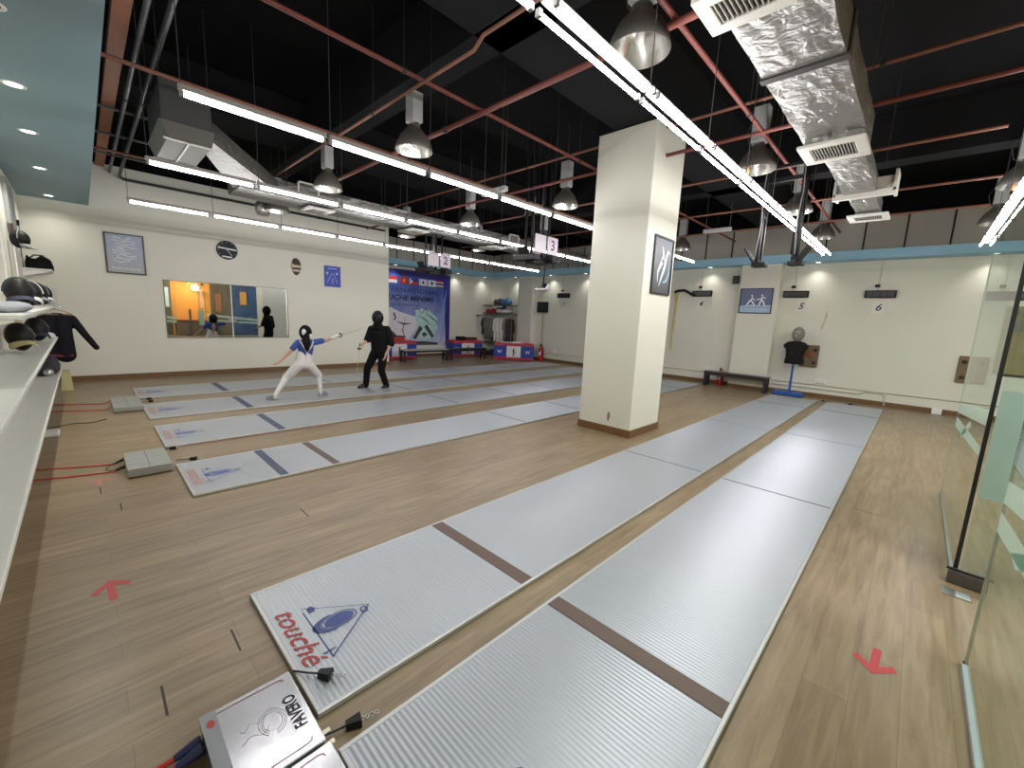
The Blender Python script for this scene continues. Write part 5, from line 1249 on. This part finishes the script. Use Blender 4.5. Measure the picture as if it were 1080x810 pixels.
# --- the lunging fencer in white breeches, back to the camera -------------------------
X0 = -9.02
pg = thing('person', 'lunging fencer in blue shirt and white braces breeches, seen from behind, sword arm out', 'person', (X0,3.1,PH))
def G(y, z, dx=0.): return Vector((dx, y-3.1, z-PH))
neck, head = G(3.165,1.215,-.01), G(3.17,1.345,-.02)
Ls, Rs = G(3.015,1.155), G(3.325,1.16); Le, Lw = G(2.815,.945,.03), G(2.635,.775,.05); Re, Rw = G(3.60,1.205,-.01), G(3.795,1.285,.0)
pel = G(3.115,.74); Lh, Rh = G(3.03,.71), G(3.20,.705); Lk, La = G(2.80,.43,-.12), G(2.545,.125,.03); Rk, Ra = G(3.44,.44,-.10), G(3.425,.125,.02)
chest = G(3.165,1.05,-.01); waist = G(3.13,.88,-.01)
fdir = Vector((-.55,.83,0))
arm_l = (Lw-Le).normalized(); arm_r = (Rw-Re).normalized()
body = [(pel,.105,waist,.088),(waist,.09,chest,.105),(chest,.10,G(3.17,1.14),.085),(Ls,.05,Rs,.05),(neck-Vector((0,0,.05)),.045,head-Vector((0,0,.05)),.042),
        (Ls,.046,Le,.034),(Le,.033,Lw,.023),(Rs,.046,Re,.035),(Re,.034,Rw,.024),(Lh,.082,Lk,.052),(Lk,.05,La,.034),(Rh,.082,Rk,.052),(Rk,.05,Ra,.034),
        (La,.030,La-Vector((0,0,.06)),.027),(Ra,.030,Ra-Vector((0,0,.06)),.027)]
body += head_parts(head, fdir, .92)
body += hand_segs(Lw, arm_l+Vector((0,-.2,.25)), (0,.35,1), -1, .22, .92)
body += hand_segs(Rw, arm_r, (.2,.1,-1), 1, 1.05, .9, 1.2)
remesh('body', body, .0075, SKIN, pg)
BLUES = mat('shirt_blue', (.035,.075,.30), .8, noise=.1); WHT = mat('breeches_white', (.72,.71,.70), .7, noise=.04)
remesh('blue_shirt', [(G(3.09,.84),.088,G(3.115,1.05),.100),(G(3.17,.84),.088,G(3.215,1.05),.100),(G(3.115,1.05),.10,G(3.12,1.12),.085),(G(3.215,1.05),.10,G(3.22,1.12),.085),(Ls,.066,Rs,.066),(Ls,.066,Ls+(Le-Ls)*.55,.058),(Rs,.066,Rs+(Re-Rs)*.62,.06),(G(3.168,1.17),.07,G(3.168,1.21),.052)], .012, BLUES, pg)
remesh('white_breeches', [(G(3.06,.76),.115,G(3.075,.92),.098),(G(3.17,.76),.115,G(3.175,.92),.098),(Lh,.112,Lk,.078),(Rh,.112,Rk,.078),(Lk,.073,Lk+(La-Lk)*.2,.06),(Rk,.073,Rk+(Ra-Rk)*.2,.06),(Lh,.11,Rh,.11)], .012, WHT, pg)
SOCK = mat('sock_white', (.68,.67,.67), .8, noise=.04)
remesh('sock', [(Lk+(La-Lk)*.12,.060,La,.042),(La,.042,La-Vector((0,0,.06)),.036)], .010, SOCK, pg); remesh('sock', [(Rk+(Ra-Rk)*.12,.060,Ra,.042),(Ra,.042,Ra-Vector((0,0,.06)),.036)], .010, SOCK, pg)
SHG = mat('shoe_grey', (.22,.22,.24), .6, noise=.1)
shoe(pg, G(2.575,PH+.001,.02), G(2.43,PH+.001,-.12), SHG, mat('sole_light',(.5,.5,.48),.6), .95); shoe(pg, G(3.385,PH+.001,.03), G(3.585,PH+.001,-.03), SHG, mat('sole_light',(.5,.5,.48),.6), .95)
g = MB()
bx = lambda y, z: G(y, z, .125 if z < 1.1 else .085)
g.tube([G(3.13,.90,.118),G(3.14,.96,.125),G(3.08,1.08,.118),G(3.045,1.17,.075),G(3.04,1.22,.0)], .014, 6).tube([G(3.13,.90,.118),G(3.14,.96,.125),G(3.23,1.08,.118),G(3.285,1.17,.075),G(3.29,1.225,.0)], .014, 6)
g.build('braces', WHT, pg)
remesh('glove', [(Rw-arm_r*.10,.040,Rw,.036)]+[(a,ra+.006,b,rb+.006) for a, ra, b, rb in hand_segs(Rw, arm_r, (.2,.1,-1), 1, 1.05, .9, 1.2)], .007, mat('glove_white',(.66,.64,.61),.7), pg)
hd = MB(); mask_shape(hd, head+Vector((0,0,.01)), math.atan2(fdir.x,-fdir.y)*1.0, .93)
hd.build('mask', [MESHK, mat('mask_cloth_black',(.006,.006,.007),.85,spec=.2)], pg)
g = MB()
for (yy, zz, ry, rz_) in ((3.105,1.375,.045,.065),(3.24,1.29,.035,.058)): g.ball(G(yy,zz,.088 if yy < 3.2 else .06), (.03,ry,rz_), u=14, v=10)
g.build('mask_patch', WHT, pg)
HAIR = mat('hair_dark', (.006,.0045,.004), .8, noise=.3, nscale=30, spec=.2)
remesh('ponytail', [(head+Vector((.10,-.02,-.02)),.055,G(3.14,1.16,.135),.070),(G(3.14,1.16,.135),.070,G(3.135,1.05,.145),.05),(G(3.135,1.05,.145),.048,G(3.14,.985,.145),.02)], .010, HAIR, pg)
foil('thin foil pointed at the man in black, held by the lunging fencer', Vector((X0,3.1,PH))+Rw+arm_r*.07+Vector((.0,0,-.012)), (X0-.05,4.46,1.475))

# --- the man in black, facing the camera's left ----------------------------------------
C0 = Vector((-9.15,4.87,PH)); FW_ = Vector((.69,-.72,0)); AX = Vector((.72,.69,0))
pm = thing('person', 'standing person all in black with a black fencing mask and dark shoes', 'person', C0)
def M(s, z, f=0.): return AX*s+FW_*f+Vector((0,0,z-PH))
head = M(-.02,1.685,.03); neck = M(-.02,1.50)
Rs, Ls = M(-.185,1.445), M(.19,1.455); Re, Rw = M(-.265,1.18,.06), M(-.335,1.065,.25); Le, Lw = M(.285,1.12,.0), M(.195,.86,.12)
pel = M(-.005,.92); Rh, Lh = M(-.10,.88), M(.09,.87); Rk, Ra = M(-.275,.50,.05), M(-.335,.13,-.02); Lk, La = M(.065,.47,.05), M(.155,.125,-.05)
chest = M(0,1.30); waist = M(0,1.05)
ar = (Rw-Re).normalized(); al = (Lw-Le).normalized()
body = [(pel,.105,waist,.10),(waist,.10,chest,.11),(chest,.11,M(0,1.40),.09),(Rs,.06,Ls,.06),(neck-Vector((0,0,.06)),.055,head-Vector((0,0,.05)),.05),
        (Rs,.055,Re,.042),(Re,.041,Rw,.028),(Ls,.055,Le,.042),(Le,.041,Lw,.028),(Rh,.09,Rk,.058),(Rk,.056,Ra,.038),(Lh,.09,Lk,.058),(Lk,.056,La,.038),(Ra,.036,Ra-Vector((0,0,.07)),.03),(La,.036,La-Vector((0,0,.07)),.03)]
body += head_parts(head, FW_, 1.02)+hand_segs(Rw, ar+FW_*.2, (.2,.2,-.8), 1, .9, 1.0, 1.2)+hand_segs(Lw, al+Vector((0,0,-.3)), -AX, 1, .35, 1.05)
remesh('body', body, .0075, mat('skin_pale',(.52,.32,.22),.5), pm)
BT = mat('tshirt_black', (.005,.0052,.0058), .9, noise=.2, spec=.2); BP = mat('trousers_black', (.004,.004,.0045), .9, noise=.2, spec=.2)
remesh('black_tshirt', [(M(-.06,.91),.125,M(-.075,1.30),.130),(M(.06,.91),.125,M(.08,1.30),.130),(M(-.08,1.30),.128,M(-.10,1.40),.095),(M(.08,1.30),.128,M(.10,1.40),.095),(M(-.02,1.45),.085,Rs,.078),(M(.02,1.45),.085,Ls,.078),(Rs,.083,Rs+(Re-Rs)*.95,.082),(Ls,.083,Ls+(Le-Ls)*1.0,.085),(M(-.01,1.46),.080,M(-.015,1.53),.066),(M(0,.95,.01),.135,M(0,1.33,.015),.142),(M(0,1.33,.015),.142,M(0,1.43),.10)], .014, BT, pm)
remesh('black_trousers', [(M(-.005,.90),.140,M(0,.98),.138),(Rh,.115,Rk,.085),(Rk,.085,Ra-Vector((0,0,.04)),.068),(Lh,.115,Lk,.085),(Lk,.085,La-Vector((0,0,.04)),.068)], .014, BP, pm)
SHK = mat('shoe_black', (.012,.012,.013), .5); SOW = mat('sole_white', (.6,.6,.58), .6)
def onp(s, f): return M(s, PH+.001, f)
shoe(pm, onp(-.33,-.04), onp(-.47,.13), SHK, DARK, 1.1); shoe(pm, onp(.16,-.08), onp(.11,.14), SHK, SOW, 1.1)
hd = MB(); mask_shape(hd, head+Vector((0,0,.015)), math.atan2(FW_.x,-FW_.y), 1.05); hd.build('mask', [MESHK, mat('mask_cloth_black',(.006,.006,.007),.85,spec=.2)], pm)
g = MB(); n = 14; P0 = []; P1 = []
for k in range(n+1):
    a = -PI+PI*k/n; v = AX*math.cos(a)+FW_*(-math.sin(a)); P0.append(head+v*.115-Vector((0,0,.11))); P1.append(head+v*.125-Vector((0,0,.23)))
g.add(P0+P1, [(k,k+1,n+2+k,n+1+k) for k in range(n)], 0, True); g.build('mask_bib', BT, pm)
hp = C0+Rw+ar*.07
foil('foil hanging point down from the man in black\u2019s forward hand', hp, hp+Vector((.10,-.12,-.62)))
# ------------------------------------------------------------------ lamp beams, added mall fill, camera, view
for k, (x, w) in enumerate(((-6.6,1.3),(-8.25,1),(-10.35,.8),(-12.9,.25))):
    l = bpy.data.lights.new('downlight_beam', 'SPOT'); l.energy = SPOT_E*w; l.spot_size = math.radians(140); l.spot_blend = 1; l.color = (1,.95,.86); l.shadow_soft_size = .05
    o = bpy.data.objects.new('downlight_beam', l); COL.objects.link(o); o.location = (x,-.29,3.845)
for k, (x, y) in enumerate([(x, 14.2) for x in (-13.8,-11.7,-9.9,-5.1,-2.27,.95)]+[(-15.35,y) for y in (8.9,12.05,13.7)]):
    l = bpy.data.lights.new('downlight_beam', 'SPOT'); l.energy = 14; l.spot_size = math.radians(120); l.spot_blend = 1; l.color = (1,.95,.88); l.shadow_soft_size = .04
    o = bpy.data.objects.new('downlight_beam', l); COL.objects.link(o); o.location = (x,y,3.715)
for k, (y, z) in enumerate(((4.62,2.7),)):
    l = bpy.data.lights.new('mall_lamp', 'POINT'); l.energy = MALL_E; l.color = (1,.68,.36); l.shadow_soft_size = .15
    o = bpy.data.objects.new('mall_lamp', l); COL.objects.link(o); o.location = (3.2,4.6,2.75)
l = bpy.data.lights.new('mall_fill_light', 'AREA'); l.energy = 60; l.size = 1.2; l.color = (.85,1,.92)  # added fill without a fixture, brightens the far end beyond the glass
o = bpy.data.objects.new('mall_fill_light', l); COL.objects.link(o); o.location = (2.4,9.5,4.2)
l = bpy.data.lights.new('mall_fill_light', 'AREA'); l.energy = 90; l.size = 1.2; l.color = (.95,1,.92)  # second added fill, lifts the floor behind the near panes
o = bpy.data.objects.new('mall_fill_light', l); COL.objects.link(o); o.location = (2.2,3.2,4.2)
w = bpy.data.worlds.new('world'); SC.world = w; w.use_nodes = True
w.node_tree.nodes['Background'].inputs['Color'].default_value = (.5,.55,.6,1); w.node_tree.nodes['Background'].inputs['Strength'].default_value = .02
cam = bpy.data.cameras.new('camera'); co = bpy.data.objects.new('camera', cam); COL.objects.link(co); SC.camera = co
yaw, pitch, roll, F = .768, .158, .0455, 436.963
cam.sensor_fit = 'HORIZONTAL'; cam.sensor_width = 36; cam.lens = F/1080*36; cam.clip_start = .05; cam.clip_end = 100
f = Vector((-math.sin(yaw), math.cos(yaw), 0)); r = Vector((math.cos(yaw), math.sin(yaw), 0)); u = Vector((0,0,1))
f2 = f*math.cos(pitch)-u*math.sin(pitch); u2 = u*math.cos(pitch)+f*math.sin(pitch)
r3 = r*math.cos(roll)+u2*math.sin(roll); u3 = u2*math.cos(roll)-r*math.sin(roll)
co.matrix_world = Matrix(((r3.x,u3.x,-f2.x,0),(r3.y,u3.y,-f2.y,0),(r3.z,u3.z,-f2.z,1.85),(0,0,0,1)))
vs_ = SC.view_settings; vs_.view_transform = 'Standard'; vs_.look = 'None'; vs_.gamma = 1; vs_.use_curve_mapping = False; vs_.exposure = EXPO
SC.display_settings.display_device = 'sRGB'
cy = SC.cycles; cy.use_denoising = True; cy.max_bounces = 10; cy.diffuse_bounces = 5; cy.glossy_bounces = 5; cy.transparent_max_bounces = 16; cy.transmission_bounces = 6
cy.sample_clamp_indirect = 3; cy.caustics_reflective = False; cy.caustics_refractive = False
